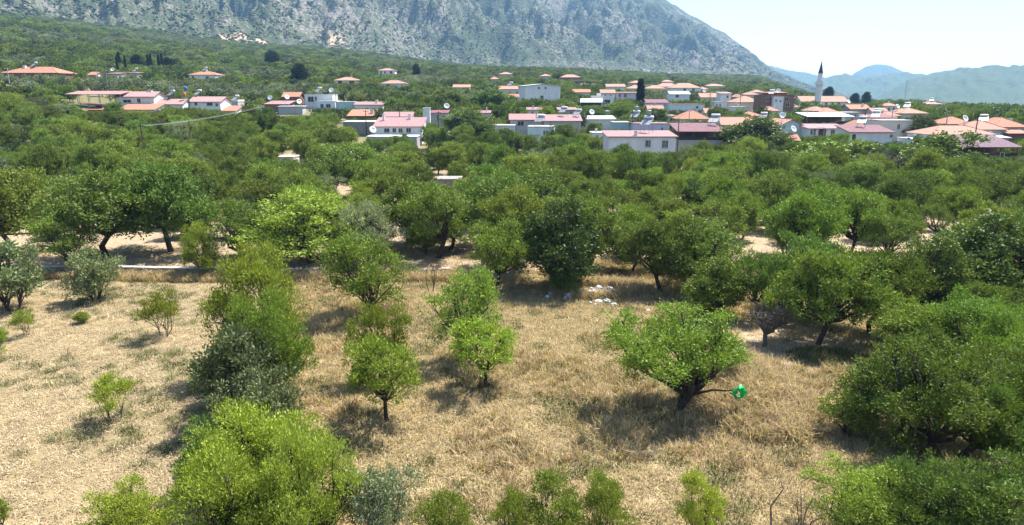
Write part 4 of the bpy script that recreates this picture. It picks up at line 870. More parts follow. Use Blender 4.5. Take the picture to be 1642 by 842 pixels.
MB().lathe([(r0 * .74, zz(117.4)), (r0 * .5, zz(112)), (r0 * .24, zz(104)), (r0 * .06, zz(99))], 16).build('cone_cap', M['lead'], mo)
MB().lathe([(.08, zz(99.2)), (.22, zz(98)), (.08, zz(97)), (.16, zz(96.4)), (.05, zz(95.5)), (.02, zz(94))], 10).build('finial', M['metal'], mo)
FOOT.append((X, Y, 4)); VIS.append((1300, 1325, 166, dm))
for k, nm in (('s2b', 'rooftop_room'), ('s2c', 'stair_bay')):      # these two belong to the red-brown building
    o = H[k]['o']; p = H['s2']['o']; o.location = o.location - p.location; o.parent = p; o.name = nm
    for q in ('label', 'category'): del o[q]

# utility poles and cables
POLES = []
def pole(px, ytop, h, label, arms=1, lamp=False, mat='wood', d=None):
    d = solve_d(px, ytop, h) if d is None else d
    X, Y, Z = (float(q) for q in at(px, ytop, d)); zb = float(terr(X, Y)) - .3
    o = empty('street_lamp' if lamp else 'utility_pole', (X, Y, zb)); tag(o, label, 'street lamp' if lamp else 'utility pole', None if lamp else 'utility poles in the village')
    MB().lathe([(.17, 0), (.14, (Z - zb) * .5), (.10, Z - zb)], 8).build('mast', M[mat], o)
    for a in range(arms):
        MB().box(-.8, .8, -.05, .05, Z - zb - .5 - a * .6, Z - zb - .4 - a * .6).build('crossarm', M[mat], o)
        for q in (-.7, 0.25, .7): MB().lathe([(.05, Z - zb - .4 - a * .6), (.07, Z - zb - .3 - a * .6), (.03, Z - zb - .22 - a * .6)], 6, (q, 0)).build('insulator', M['white_metal'], o)
    if lamp:
        MB().tube([(0, 0, Z - zb - .1), (-.7, -.2, Z - zb + .1), (-1.3, -.3, Z - zb + .05)], .05, 6).build('arm', M['metal'], o)
        MB().box(-1.75, -1.2, -.4, -.2, Z - zb, Z - zb + .13).build('lamp_head', M['white_metal'], o)
    POLES.append((X, Y, Z)); return (X, Y, Z)
def cable(a, b, dz, sag, label, off=0.0):
    a = Vector((a[0] + off, a[1], a[2] - dz)); b = Vector((b[0] + off, b[1], b[2] - dz))
    pts = [a.lerp(b, t / 16) - Vector((0, 0, sag * 4 * (t / 16) * (1 - t / 16))) for t in range(17)]
    tag(MB().tube(pts, .013, 4).build('power_cable', M['metal']), label, 'cable', 'overhead cables')
p1 = pole(225, 198, 8.0, 'dark wooden pole standing alone in the left orchard')
p2 = pole(418, 168, 9.0, 'pole behind orchard left of grey metal shed', mat='metal')
p3 = pole(11, 108, 9.0, 'pale pole in front of wide orange hip roof', mat='concrete')
pole(48, 130, 7.5, 'street lamp with curved arm below wide orange hip roof', 0, True, 'metal')
pole(155, 110, 9, 'thin pole right of tiny orange hut, far left', mat='metal'); pole(169, 112, 9, 'pole beside small purple-roofed house', mat='metal')
p4 = pole(586, 176, 7.5, 'pole at left of layered pink-roofed house'); p5 = pole(703, 178, 8.5, 'pole before red-edged grey house', 2); p6 = pole(1089, 190, 9.5, 'wooden pole at right corner of two-storey white house')
pole(1322, 205, 7.0, 'street lamp before white bungalow wing', 0, True, 'metal'); p7 = pole(1139, 150, 9, 'pole left of white tower house', 2); p8 = pole(1155, 140, 10, 'tall pole behind white tower house', 2); p9 = pole(1388, 180, 9, 'pole beside flat red metal roof'); p10 = pole(1568, 190, 8.5, 'dark pole stub over wide orange roof, right')
pole(1062, 150, 8, 'pole in front of white metal roof, right of cypress'); pole(1455, 128, 15, 'tall thin lattice mast on right skyline', 3, mat='metal', d=520); pole(1015, 178, 8, 'pole beneath the tall cypress', mat='wood'); pole(1362, 150, 9, 'pole right of mosque gable', mat='metal'); pole(860, 178, 8, 'thin pole beside solar heater over pale blue house', mat='metal')
for px, yt, h_, lb in ((968, 163, 8, 'pole beside white flat-roofed stepped house'), (1106, 176, 8, 'pole left of the weathered orange hip roof'), (1188, 150, 9, 'pole by broad pale orange hip house'), (1254, 176, 8, 'pole under red-brown building'), (1296, 170, 8.5, 'pole behind broad white terrace roof'), (1432, 176, 8, 'pole behind tall bare cream house'), (1520, 182, 8, 'pole behind hip roofs on right'), (640, 172, 8, 'pole above layered pink roofs'), (538, 150, 8, 'pole behind teal-walled house'), (900, 168, 8, 'pole above long pink-roofed house')):
    pole(px, yt, h_, lb, 1, mat=rnd.choice(['wood', 'concrete', 'metal']))
for q, off in ((.5, -.7), (.5, .25), (.5, .7)): cable(p1, p2, q, .6, 'sagging cable over left orchard from dark wooden pole', off)
cable(p5, p6, .5, 3.0, 'long cable from red-edged grey house to two-storey house pole', -.7); cable(p5, p6, .5, 3.6, 'lower long cable from red-edged grey house to two-storey house pole', .7)
cable(p4, p5, .5, 1.2, 'cable over layered pink roofs'); cable(p6, p9, .5, 3.0, 'cable over village from two-storey house pole to red metal roof'); cable(p7, p8, .5, .6, 'short cable beside white tower house')

# ------------------------------------------------------------------ trees one can tell apart
def TT(rows):
    for r in rows: T(*r[:6], r[6], *r[7:])
A = 'almond_tree'; SH = 'shrub'
TT([
 # left field
 (SH, 'sapling', 185, 677, 600, 78, 'small lime-green sapling alone in the left field', 'yellow', 'sapling'),
 (SH, 'sapling', 263, 540, 466, 70, 'thin see-through sapling at back of left field', 'yellow', 'sapling'),
 (SH, 'sapling', 42, 539, 494, 36, 'small lime bush near left edge of left field', 'lime', 'bush'),
 (SH, 'shrub', 131, 518, 499, 24, 'tiny lime bush below dark shrub in left field', 'yellow', 'bush'),
 (SH, 'young', -4, 566, 520, 36, 'lime bush cut by left picture edge, mid-height', 'lime', 'bush'),
 (SH, 'young', 0, 850, 790, 40, 'lime bush cut by lower left picture corner', 'lime', 'bush'),
 (SH, 'shrub', 22, 497, 388, 120, 'large dark grey-green shrub at left edge before stone wall', 'grey', 'shrub'),
 (SH, 'shrub', 150, 482, 400, 84, 'dark grey-green shrub in front of stone wall', 'grey', 'shrub'),
 # hedge row between the fields
 (A, 'bushy', 425, 600, 398, 150, 'tall lime-green almond at far end of hedge row', 'lime', 'tree'),
 (SH, 'shrub', 385, 690, 530, 130, 'grey-green shrub in middle of hedge row', 'grey', 'shrub'),
 (SH, 'shrub', 400, 640, 520, 100, 'darker shrub behind grey-green hedge shrub', 'mid', 'shrub'),
 (SH, 'twiggy', 372, 575, 498, 55, 'grey leafless bush at left of hedge row', 'grey', 'dead bush'),
 (SH, 'shrub', 340, 745, 668, 75, 'low dark shrub on field side of hedge row', 'mid', 'shrub'),
 (A, 'bushy', 430, 850, 655, 200, 'broad lime-green almond in near hedge row', 'lime', 'tree'),
 (A, 'bushy', 500, 900, 690, 150, 'lime-green almond at right side of near hedge', 'young', 'tree'),
 (A, 'bushy', 365, 930, 725, 190, 'bushy lime-green almond at bottom of near hedge', 'lime', 'tree'),
 (A, 'bushy', 215, 900, 768, 120, 'low lime-green bush left of near hedge, bottom edge', 'lime', 'bush'),
 (A, 'young', 350, 810, 690, 110, 'small lime almond against left side of near hedge', 'young', 'tree'),
 (A, 'bushy', 440, 650, 470, 120, 'lime-green almond mid hedge, right of grey leafless bush', 'young', 'tree'),
 (SH, 'shrub', 420, 720, 590, 120, 'grey-green shrub nearest the broad hedge almond', 'grey', 'shrub'),
 (SH, 'shrub', 365, 650, 570, 90, 'mixed green shrub on left flank of hedge row', 'mid', 'shrub'),
 (SH, 'young', 400, 760, 640, 110, 'lime shoots filling hedge before broad almond', 'lime', 'bush'),
 (SH, 'shrub', 345, 790, 690, 105, 'dark shrub at left of near hedge almonds', 'mid', 'shrub'),
 (SH, 'shrub', 425, 770, 625, 130, 'grey-green shrub behind broad hedge almond', 'grey', 'shrub'),
 # middle rows
 (A, 'young', 588, 508, 372, 135, 'sparse almond behind first row of middle trees', 'young', 'tree'),
 (A, 'lime_almond', 618, 615, 484, 100, 'slim lime almond directly behind front middle tree', 'lime', 'tree'),
 (A, 'lime_almond', 621, 676, 540, 140, 'lime almond with bent trunk and shadow, front middle', 'lime', 'tree'),
 (A, 'open_almond', 745, 580, 433, 110, 'darker almond just left of small pale almond, centre', 'almond', 'tree'),
 (A, 'lime_almond', 779, 622, 512, 122, 'small pale-green almond with curved trunk, centre', 'lime', 'tree'),
 (A, 'twiggy', 692, 470, 398, 36, 'thin half-dead little tree in open grass', 'grey', 'dead tree'),
 (A, 'lime_almond', 797, 464, 352, 118, 'bright almond left of large dark bushy tree', 'young', 'tree'),
 ('evergreen_tree', 'evergreen', 895, 462, 325, 135, 'large dark glossy tree bushy to the ground beside rubbish', 'dark', 'tree'),
 (SH, 'evergreen', 905, 470, 432, 50, 'low green bush at foot of large dark glossy tree', 'mid', 'bush'),
 (A, 'almond', 1012, 438, 358, 80, 'small round almond with dark trunk right of bare path', 'mid', 'tree'),
 (A, 'almond', 1062, 470, 348, 120, 'dark-shaded almond behind weedy bank', 'mid', 'tree'),
 (A, 'almond', 1125, 470, 352, 140, 'broad almond behind bright round bush', 'mid', 'tree'),
 (A, 'evergreen', 1147, 508, 412, 100, 'bright round bush on weedy bank behind big spreading tree', 'bright', 'bush'),
 ('dead_tree', 'bare', 1226, 555, 480, 75, 'stumpy dead tree with grey twigs on right', 'grey', 'dead tree'),
 (A, 'lime_almond', 1211, 512, 405, 80, 'slim almond beside stumpy dead tree', 'mid', 'tree'),
 (A, 'almond', 1278, 502, 378, 150, 'full almond behind leaning-trunk tree on right', 'mid', 'tree'),
 (A, 'almond', 1310, 552, 405, 160, 'almond with leaning dark trunk above its shadow, right', 'bright', 'tree'),
 (A, 'almond', 1395, 535, 400, 140, 'full almond right of leaning-trunk tree', 'bright', 'tree'),
 ('evergreen_tree', 'evergreen', 1590, 482, 345, 190, 'big dark round tree at right edge above bare track', 'mid', 'tree'),
 # right foreground mass
 (A, 'large_almond', 1520, 735, 545, 280, 'big spreading dark-trunked tree at lower right', 'bright', 'tree', None, 1),
 (A, 'almond', 1440, 690, 570, 170, 'low-branching tree at left side of lower right mass', 'mid', 'tree'),
 (A, 'almond', 1480, 600, 490, 170, 'bright tree above big lower right tree', 'bright', 'tree'),
 (A, 'large_almond', 1570, 620, 475, 200, 'bright tree below the bare track at right', 'bright', 'tree'),
 (A, 'large_almond', 1640, 660, 500, 180, 'bright tree cut by right picture edge', 'bright', 'tree'),
 (A, 'large_almond', 1655, 780, 600, 200, 'dark tree cut by right edge, lower right', 'mid', 'tree'),
 (SH, 'bushy', 1390, 870, 748, 175, 'yellow-green bush at bottom right', 'young', 'bush'),
 (A, 'bushy', 1490, 890, 730, 190, 'feathery green bush right of yellow-green bush, bottom', 'mid', 'bush'),
 (A, 'bushy', 1610, 930, 735, 230, 'leafy bush in lower right corner', 'mid', 'bush'),
 (SH, 'shrub', 1365, 700, 628, 90, 'low brownish shrub at left foot of lower right mass', 'almond', 'shrub'),
 (SH, 'twiggy', 1262, 870, 776, 120, 'bare dark twigs rising from bottom edge, right', 'grey', 'dead bush'),
 (SH, 'young', 1120, 880, 762, 70, 'narrow lime shrub at bottom edge, right of centre', 'yellow', 'shrub'),
 (SH, 'young', 968, 890, 764, 90, 'lime shrub with pale stems at bottom edge', 'young', 'shrub'),
 (SH, 'young', 885, 890, 772, 110, 'wide lime shrub at bottom edge, centre', 'young', 'shrub'),
 (SH, 'young', 820, 890, 785, 70, 'low lime shrub left of wide lime shrub, bottom edge', 'young', 'shrub'),
 (SH, 'young', 717, 890, 795, 85, 'small green shrub at bottom edge right of silvery shrub', 'young', 'shrub'),
 (SH, 'shrub', 610, 880, 746, 105, 'silvery grey-green round shrub at bottom edge', 'olive', 'shrub'),
 (SH, 'bare', 1168, 600, 545, 60, 'grey dry twiggy bush behind green plastic bag', 'grey', 'dead bush'),
 # behind the stone wall
 (A, 'almond', 30, 405, 272, 130, 'almond behind wall at left picture edge', 'almond', 'tree'),
 (A, 'young', 112, 432, 343, 98, 'low almond close behind wall, third from left edge', 'almond', 'tree'),
 (A, 'almond', 172, 412, 275, 165, 'dense dark almond behind wall beside dark trunked one', 'mid', 'tree'),
 (A, 'almond', 276, 404, 265, 165, 'dark almond with thick straight trunk behind wall', 'mid', 'tree'),
 (A, 'bushy', 326, 440, 358, 64, 'narrow lime bush standing at the stone wall', 'lime', 'bush'),
 (A, 'open_almond', 388, 424, 320, 110, 'almond with crooked leaning trunk near wall end', 'almond', 'tree'),
 (A, 'almond', 440, 408, 325, 120, 'almond left of big lime-green almond behind hedge', 'almond', 'tree'),
 (A, 'almond', 502, 422, 310, 185, 'big lime-green almond with short trunk behind hedge', 'young', 'tree'),
 (A, 'almond', 652, 392, 288, 125, 'round almond over bare shaded soil, centre left', 'almond', 'tree'),
 (A, 'almond', 682, 410, 350, 52, 'tiny trunked almond below round almond', 'almond', 'tree'),
 (A, 'open_almond', 702, 414, 298, 115, 'open almond with forked crooked trunk, centre', 'almond', 'tree'),
 (A, 'almond', 575, 318, 230, 115, 'dark almond before small white hut', 'mid', 'tree'),
 (A, 'almond', 800, 398, 280, 135, 'almond behind bright almond and dark glossy tree', 'mid', 'tree'),
 (A, 'open_almond', 985, 383, 300, 90, 'almond at far end of bare path', 'almond', 'tree'),
 (A, 'almond', 860, 375, 272, 130, 'almond behind large dark glossy tree', 'almond', 'tree'),
 (A, 'almond', 930, 372, 310, 80, 'small almond left of bare path end', 'mid', 'tree'),
 # notable trees at the village edge
 ('walnut_tree', 'broadleaf', 1325, 292, 226, 130, 'bright broad-leaved walnut before white bungalow', 'bright', 'tree'),
 ('fig_tree', 'broadleaf', 1206, 254, 190, 112, 'dark round fig beside maroon-roofed house', 'dark', 'tree'),
 ('walnut_tree', 'broadleaf', 1500, 300, 215, 130, 'tall leafy tree before large orange hip roof', 'mid', 'tree'),
 ('dead_tree', 'bare', 1408, 305, 238, 70, 'brown leafless tree between two walnuts', 'grey', 'dead tree'),
 ('olive_tree', 'olive', 1290, 355, 305, 70, 'silvery olive amid the right orchard', 'olive', 'tree'),
 ('fig_tree', 'broadleaf', 855, 288, 240, 90, 'dark broad-leaved tree in centre orchard', 'dark', 'tree'),
 ('evergreen_tree', 'evergreen', 1475, 232, 186, 60, 'dark dense tree right of tall cream house', 'dark', 'tree'),
 ('evergreen_tree', 'evergreen', 752, 225, 172, 80, 'dark green tree right of red-edged grey house', 'mid', 'tree'),
 ('evergreen_tree', 'evergreen', 715, 180, 140, 70, 'large tree behind white chimney tower', 'mid', 'tree'),
 ('evergreen_tree', 'evergreen', 790, 185, 142, 70, 'large tree left of white box house', 'mid', 'tree'),
])
def far_tree(name, key, px, ytop, h, wpx, label, color, cat='tree', group=None):
    d = solve_d(px, ytop, h); X, Y, Z = (float(q) for q in at(px, ytop, d)); zb = float(terr(X, Y)) - .2
    TREES.append((X, Y, 2)); FOOT.append((X, Y, 1.0))
    VIS.append((px - wpx / 2, px + wpx / 2, ytop + (proj(X, Y, zb)[1] - ytop) * .6, d))
    put_tree(name, key, X, Y, zb, Z - zb, wpx * proj(X, Y, Z)[2] / FPX, label, cat, COL[color], group)
far_tree('cypress', 'cypress', 1028, 128, 13.5, 12, 'tall dark cypress standing above the village roofs', 'cypress')
for px, yt, wp, lb in ((189, 84, 4.5, 'tallest of the distant cypresses, far left of row'), (186, 90, 3, 'short cypress beside tallest distant one'), (199, 89, 3.5, 'slim distant cypress second from left'), (236, 88, 4, 'left of the paired distant cypresses'), (240, 87, 4, 'right of the paired distant cypresses'), (253, 88, 4, 'distant cypress right of the pair'), (258, 86, 4, 'distant cypress rightmost of row')):
    far_tree('cypress', 'cypress', px, yt, 9.5, wp, lb, 'cypress', 'tree', 'row of distant cypresses')
def village_tree(px, yt, wp, key, cl, label):
    for h in (6.5, 5.8, 7.2, 5.0, 8.0, 4.4, 8.8):
        d = solve_d(px, yt, h); X, Y, Z = (float(q) for q in at(px, yt, d)); w = wp * proj(X, Y, Z)[2] / FPX
        if all((X - a) ** 2 + (Y - b_) ** 2 > (c * .8 + w * .3) ** 2 for a, b_, c in FOOT): break
    else: return
    zb = float(terr(X, Y)) - .1; TREES.append((X, Y, w / 2))
    put_tree({'evergreen': 'evergreen_tree', 'broadleaf': 'walnut_tree', 'olive': 'olive_tree'}.get(key, 'almond_tree'), key, X, Y, zb, Z - zb, w, label, 'tree', COL[cl])
for a in ((1110, 152, 26, 'evergreen', 'dark', 'dark bush-like tree right of white metal roof'), (1188, 176, 34, 'evergreen', 'mid', 'green tree behind orange tiles, left of round fig'), (1222, 170, 30, 'evergreen', 'dark', 'dark tree under broad pale hip house'), (1258, 184, 28, 'almond', 'mid', 'tree beside white solar tank by mint gable'), (1296, 162, 34, 'almond', 'almond', 'pale tree at left foot of minaret'), (1338, 168, 26, 'almond', 'mid', 'tree right of minaret foot'), (1058, 174, 36, 'almond', 'bright', 'bushy green tree right of tall cypress foot'),
          (1000, 168, 34, 'almond', 'bright', 'bushy green tree left of tall cypress foot'), (915, 145, 30, 'evergreen', 'mid', 'green tree right of big white box house'), (955, 170, 36, 'almond', 'mid', 'tree under small white metal roof'), (830, 172, 34, 'almond', 'bright', 'tree left below big white box house'), (878, 170, 30, 'almond', 'yellow', 'yellowish tree under big white box house'), (640, 146, 40, 'evergreen', 'mid', 'broad tree behind low pink roof and chimney'), (590, 142, 36, 'almond', 'mid', 'tree behind flat white house, right side'),
          (770, 158, 44, 'evergreen', 'mid', 'large tree above small lavender house'), (730, 150, 40, 'almond', 'mid', 'tree above red-edged grey house'), (1500, 182, 34, 'broadleaf', 'mid', 'leafy tree between pale hips, right'), (1475, 190, 30, 'evergreen', 'dark', 'dark tree left of orange hips, right'), (1400, 165, 30, 'almond', 'mid', 'tree behind small orange roof of grey house'), (1540, 176, 34, 'almond', 'almond', 'tree behind orange hips, right'), (1440, 188, 20, 'almond', 'mid', 'small tree behind tall bare cream house'),
          (1148, 172, 26, 'almond', 'mid', 'tree at foot of white tower house'), (1272, 160, 20, 'evergreen', 'dark', 'dark little tree right of red-brown building'), (520, 184, 40, 'almond', 'mid', 'tree before low white house with two windows'), (345, 176, 30, 'almond', 'mid', 'tree before white gabled house, left village'), (268, 178, 36, 'almond', 'mid', 'tree before low pink-roofed house'), (180, 164, 34, 'almond', 'mid', 'tree before orange shed and long canopy'), (430, 172, 24, 'almond', 'mid', 'tree at left end of maroon-roofed house'), (1440, 232, 40, 'almond', 'bright', 'tree before white wing with maroon roof'), (1345, 214, 34, 'almond', 'bright', 'slim tree before white bungalow windows'), (1130, 226, 40, 'almond', 'mid', 'tree before wide maroon roof'), (1000, 232, 44, 'almond', 'mid', 'tree hiding left end of two-storey white house'), (905, 200, 44, 'almond', 'mid', 'tree before long pink-roofed house'), (640, 216, 50, 'almond', 'mid', 'tree before layered pink-roofed house'), (700, 205, 44, 'almond', 'bright', 'tree right of layered pink-roofed house'), (810, 206, 36, 'almond', 'mid', 'tree before low white flat house, centre')):
    village_tree(*a)
for px, yt, wp, h_, lb in ((478, 103, 26, 12, 'big dark conifer beside low orange hut, centre left'), (667, 103, 12, 11, 'dark pointed conifer beside two-hip house'), (217, 88, 14, 8, 'dark rounded conifer amid distant cypresses'), (268, 92, 12, 7, 'dark conifer at right end of cypress row'), (1390, 148, 14, 9, 'dark conifer on skyline right of mosque'), (1372, 150, 14, 8, 'left dark conifer on skyline by mosque'), (1330, 140, 16, 12, 'dark tree just right of minaret'), (435, 82, 22, 12, 'dark round tree high on left slope')):
    far_tree('conifer', 'pine', px, yt, h_, wp, lb, 'cypress')

# ------------------------------------------------------------------ the orchard behind: 300 trees, the rest as one wood
def inpoly(x, y, poly):
    c = False
    for i in range(len(poly)):
        (x1, y1), (x2, y2) = poly[i], poly[i - 1]
        if (y1 > y) != (y2 > y) and x < (x2 - x1) * (y - y1) / (y2 - y1) + x1: c = not c
    return c
GAPS = [[(-200, 385), (400, 380), (470, 440), (-200, 470)], [(-500, 440), (1400, 440), (1420, 900), (-500, 900)], [(605, 330), (640, 330), (740, 440), (600, 440)],
        [(955, 370), (1000, 380), (1010, 440), (950, 450)], [(1160, 425), (1430, 470), (1420, 640), (1160, 640)], [(1540, 440), (1760, 440), (1760, 500), (1540, 500)]]
VA = np.array(VIS)
def clear_top(x, y, z, h, r):
    """how tall a tree here may be before it hides a house that the photograph shows; h if free"""
    d = math.hypot(x, y); px, _, dep = proj(x, y, z + h * .5); rp = r * .8 * FPX / dep
    m = (VA[:, 3] > d + 1) & (VA[:, 0] < px + rp) & (VA[:, 1] > px - rp)
    if not m.any(): return h
    yv = VA[m, 2].max(); zt = float(at(px, yv + 1, d)[2]) - z
    return min(h, zt)
r2 = random.Random(21)
cands = []
Yc = 38.0; row = 0
while Yc < 215:
    s_ = 6.5 + 0.006 * Yc
    Xc = -(Yc * .82 + 10) + (row % 2) * s_ / 2
    while Xc < Yc * .82 + 10:
        x = Xc + r2.uniform(-1.3, 1.3); y = Yc + r2.uniform(-1.3, 1.3); Xc += s_
        z = float(terr(x, y)); px, py, dep = proj(x, y, z)
        if any(inpoly(px, py, g) for g in GAPS): continue
        w = r2.choice([1, 1, 1, .72]) * r2.uniform(4.8, 7.0); h = w * r2.uniform(.9, 1.18)
        if any((x - a) ** 2 + (y - b_) ** 2 < (c * .55 + w * .33) ** 2 for a, b_, c in TREES): continue
        if any((x - a) ** 2 + (y - b_) ** 2 < (c + 1.2) ** 2 for a, b_, c in FOOT): continue
        h2 = clear_top(x, y, z, h, w / 2)
        if h2 < 1.5: continue
        w *= max(.55, min(1, h2 / h * 1.1)); cands.append((dep, x, y, z, h2, w, px, py))
    Yc += s_ * .9; row += 1
cands.sort()
XB = [(190, 'below long maroon canopy'), (390, 'below white pink-roofed left houses'), (560, 'left of the white hut'), (760, 'below layered pink-roofed house'), (960, 'below white box house'), (1150, 'below two-storey white house'), (1330, 'below round fig'), (1480, 'below maroon-roofed wing'), (9999, 'below purple-roofed house')]
NIND = 225
rest = []
for n, (dep, x, y, z, h, w, px, py) in enumerate(cands):
    g = fbm(np.array(x * .03), np.array(y * .03 + 9), 3); q = r2.random()
    key = 'almond' if q < .74 else 'open_almond' if q < .80 else 'evergreen' if q < .91 else 'olive' if q < .95 else 'young'
    right = px > 1000
    cl = {'almond': r2.choice(['almond', 'almond', 'mid', 'bright' if right else 'almond']), 'open_almond': 'almond', 'evergreen': 'dark' if r2.random() < .6 else 'mid', 'olive': 'olive', 'young': 'young'}[key]
    if n < NIND and -60 < px < 1702:
        where = next(t for lim, t in XB if px < lim)
        rank = 'front' if py > 345 else 'middle' if py > 290 else 'back'
        kn = {'almond': 'leafy almond', 'open_almond': 'thin-crowned almond', 'evergreen': 'dense dark-leaved tree', 'olive': 'silvery olive', 'young': 'young upright almond'}[key]
        nm = {'evergreen': 'evergreen_tree', 'olive': 'olive_tree'}.get(key, 'almond_tree')
        size = 'tall' if h > 6.6 else 'low' if h < 5.2 else 'middling'; hue = {'almond': 'olive-green', 'mid': 'deep green', 'bright': 'bright green', 'dark': 'blackish green', 'olive': 'grey-green', 'young': 'yellow-green'}[cl]
        lb = '%s %s %s, %s orchard rows %s' % (size, hue, kn, rank, where)
        put_tree(nm, key, x, y, z - .03, h, w, lb, 'tree', COL[cl], lb)
    else: rest.append((x, y, z, h, w, key, cl))

# geometry-node scatterer: points with scale / rotation / index, picking from a collection of shapes
def scatter(name, objs, P, rot, scl, idx, label, cat):
    c = bpy.data.collections.new(name + '_shapes')
    for i, o in enumerate(objs): o.name = '%s_%02d' % (name, i); c.objects.link(o)
    me = bpy.data.meshes.new(name); n = len(P)
    me.vertices.add(n); me.vertices.foreach_set('co', np.asarray(P, np.float32).ravel())
    a = me.attributes.new('rot', 'FLOAT_VECTOR', 'POINT'); a.data.foreach_set('vector', np.asarray(rot, np.float32).ravel())
    a = me.attributes.new('scl', 'FLOAT_VECTOR', 'POINT'); a.data.foreach_set('vector', np.asarray(scl, np.float32).ravel())
    a = me.attributes.new('idx', 'INT', 'POINT'); a.data.foreach_set('value', np.asarray(idx, np.int32))
    o = link(name, me); tag(o, label, cat, kind='stuff')
    g = bpy.data.node_groups.new(name, 'GeometryNodeTree')
    g.interface.new_socket('Geometry', in_out='INPUT', socket_type='NodeSocketGeometry'); g.interface.new_socket('Geometry', in_out='OUTPUT', socket_type='NodeSocketGeometry')
    gi = g.nodes.new('NodeGroupInput'); go = g.nodes.new('NodeGroupOutput'); ip = g.nodes.new('GeometryNodeInstanceOnPoints'); ci = g.nodes.new('GeometryNodeCollectionInfo')
    ci.inputs[0].default_value = c; ci.inputs['Separate Children'].default_value = True; ci.inputs['Reset Children'].default_value = True
    def na(nm, t):
        q = g.nodes.new('GeometryNodeInputNamedAttribute'); q.data_type = t; q.inputs[0].default_value = nm; return q.outputs[0]
    L = g.links.new
    L(gi.outputs[0], ip.inputs['Points']); L(ci.outputs[0], ip.inputs['Instance']); ip.inputs['Pick Instance'].default_value = True
    L(na('idx', 'INT'), ip.inputs['Instance Index']); L(na('scl', 'FLOAT_VECTOR'), ip.inputs['Scale'])
    er = g.nodes.new('FunctionNodeEulerToRotation'); L(na('rot', 'FLOAT_VECTOR'), er.inputs[0]); L(er.outputs[0], ip.inputs['Rotation'])
    L(ip.outputs[0], go.inputs[0])
    md = o.modifiers.new('scatter', 'NODES'); md.node_group = g
    return o
def shape(me, color):
    me = me.copy(); nm = me.materials[0].name; pr = {'dry_grass': (0.8, 0.3, 0.1, 0.03, 0.6), 'leaf_glossy': (0.55, 0.2, 0.2)}.get(nm, (0.6, 0.23, 0.15))
    me.materials[0] = leaf_mat(nm + '_scattered', *pr, color=color)
    return bpy.data.objects.new('shape', me)
def join_tree(tme, cme):
    """trunk and crown in one mesh, for the far wood"""
    me = cme.copy(); bm = bmesh.new(); bm.from_mesh(me); n0 = len(bm.faces); bm.from_mesh(tme)
    bm.faces.ensure_lookup_table()
    for f in bm.faces[n0:]: f.material_index = 1
    me2 = bpy.data.meshes.new('tree_whole'); bm.to_mesh(me2); bm.free(); me2.materials.append(cme.materials[0]); me2.materials.append(tme.materials[0]); return me2

S('far_almond', 3, h=4.8, w=5.4, trunk=0.9, nlobe=22, lobe=0.15, nclump=5, per=12, L=0.42, Wd=0.18, rad=0.12, csig=0.17, base=0.5, twigs=0)
S('far_dark', 1, h=5.0, w=5.0, trunk=0.5, nlobe=22, lobe=0.16, nclump=5, per=12, L=0.42, Wd=0.2, rad=0.12, csig=0.17, base=0.0, twigs=0, leafmat='leaf_glossy')
rng = np.random.RandomState(3)
# far wood
shapes = []
kinds = [('almond', 0, 'almond'), ('almond', 1, 'mid'), ('almond', 2, 'almond'), ('evergreen', 0, 'dark'), ('olive', 0, 'olive'), ('far_almond', 0, 'almond'), ('far_almond', 1, 'mid'), ('far_almond', 2, 'almond'), ('far_dark', 0, 'dark'), ('far_almond', 0, 'olive')]
dims = []
for k_, v_, c_ in kinds:
    t, c, h0, w0 = PROTO[k_][v_]; shapes.append(shape(join_tree(t, c), tuple(q * (.78 if k_.startswith('far') else .95) for q in COL[c_]))); dims.append((h0, w0))
PP, RO, SC, IX = [], [], [], []
for (x, y, z, h, w, key, cl) in rest:
    i = {'almond': r2.choice([0, 1, 2]), 'evergreen': 3, 'olive': 4}.get(key, 0); h0, w0 = dims[i]
    PP.append((x, y, z)); RO.append((0, 0, r2.uniform(0, 6.28))); SC.append((w / w0, w / w0, h / h0)); IX.append(i)
FT = np.array(FOOT)
d = 185.0
while d < 2300:
    s_ = 6.8 + max(0, d - 260) * 0.0072
    na_ = int(1.66 * d / s_); th = np.linspace(-.83, .83, na_) + rng.uniform(-.4, .4, na_) * s_ / d
    dd = d + rng.uniform(-.45, .45, na_) * s_
    x = dd * np.sin(th); y = dd * np.cos(th); z = terr(x, y)
    ok = (y > 212) | (d > 260)
    pxs = PW / 2 + FPX * np.tan(th) / cp
    ok &= dd < K(pxs, DB) + 120
    ok &= ((x[:, None] - FT[None, :, 0]) ** 2 + (y[:, None] - FT[None, :, 1]) ** 2 > (FT[None, :, 2] + 1.0) ** 2).all(1)
    n1 = fbm(x * .012, y * .012, 3); n2 = fbm(x * .02 + 70, y * .02, 3); n3 = rng.rand(na_)
    ok &= ~((n1 < .30) & (n3 < .6))
    for j in np.where(ok)[0]:
        w = rng.uniform(.6, 1.2) * s_; h = rng.uniform(3.8, 6.4) * (1 + .0002 * d)
        h2 = clear_top(x[j], y[j], z[j], h, w / 2) if dd[j] < 700 else h
        if h2 < 0.9: continue
        w = w * max(.5, min(1, h2 / h * 1.15))
        i = 5 + int(n3[j] * 3)
        if n2[j] > .56 and 300 < dd[j]: i = 9
        elif rng.rand() < .17: i = 8
        h0, w0 = dims[i]
        PP.append((x[j], y[j], z[j] - .1)); RO.append((0, 0, rng.uniform(0, 6.28))); SC.append((w / w0, w / w0, h2 / h0)); IX.append(i)
    d += s_ * .88
scatter('far_orchard', shapes, PP, RO, SC, IX, 'mass of orchard and olive trees covering the plain up to the mountain', 'trees')
print('FAR', len(PP), 'cands', len(cands))

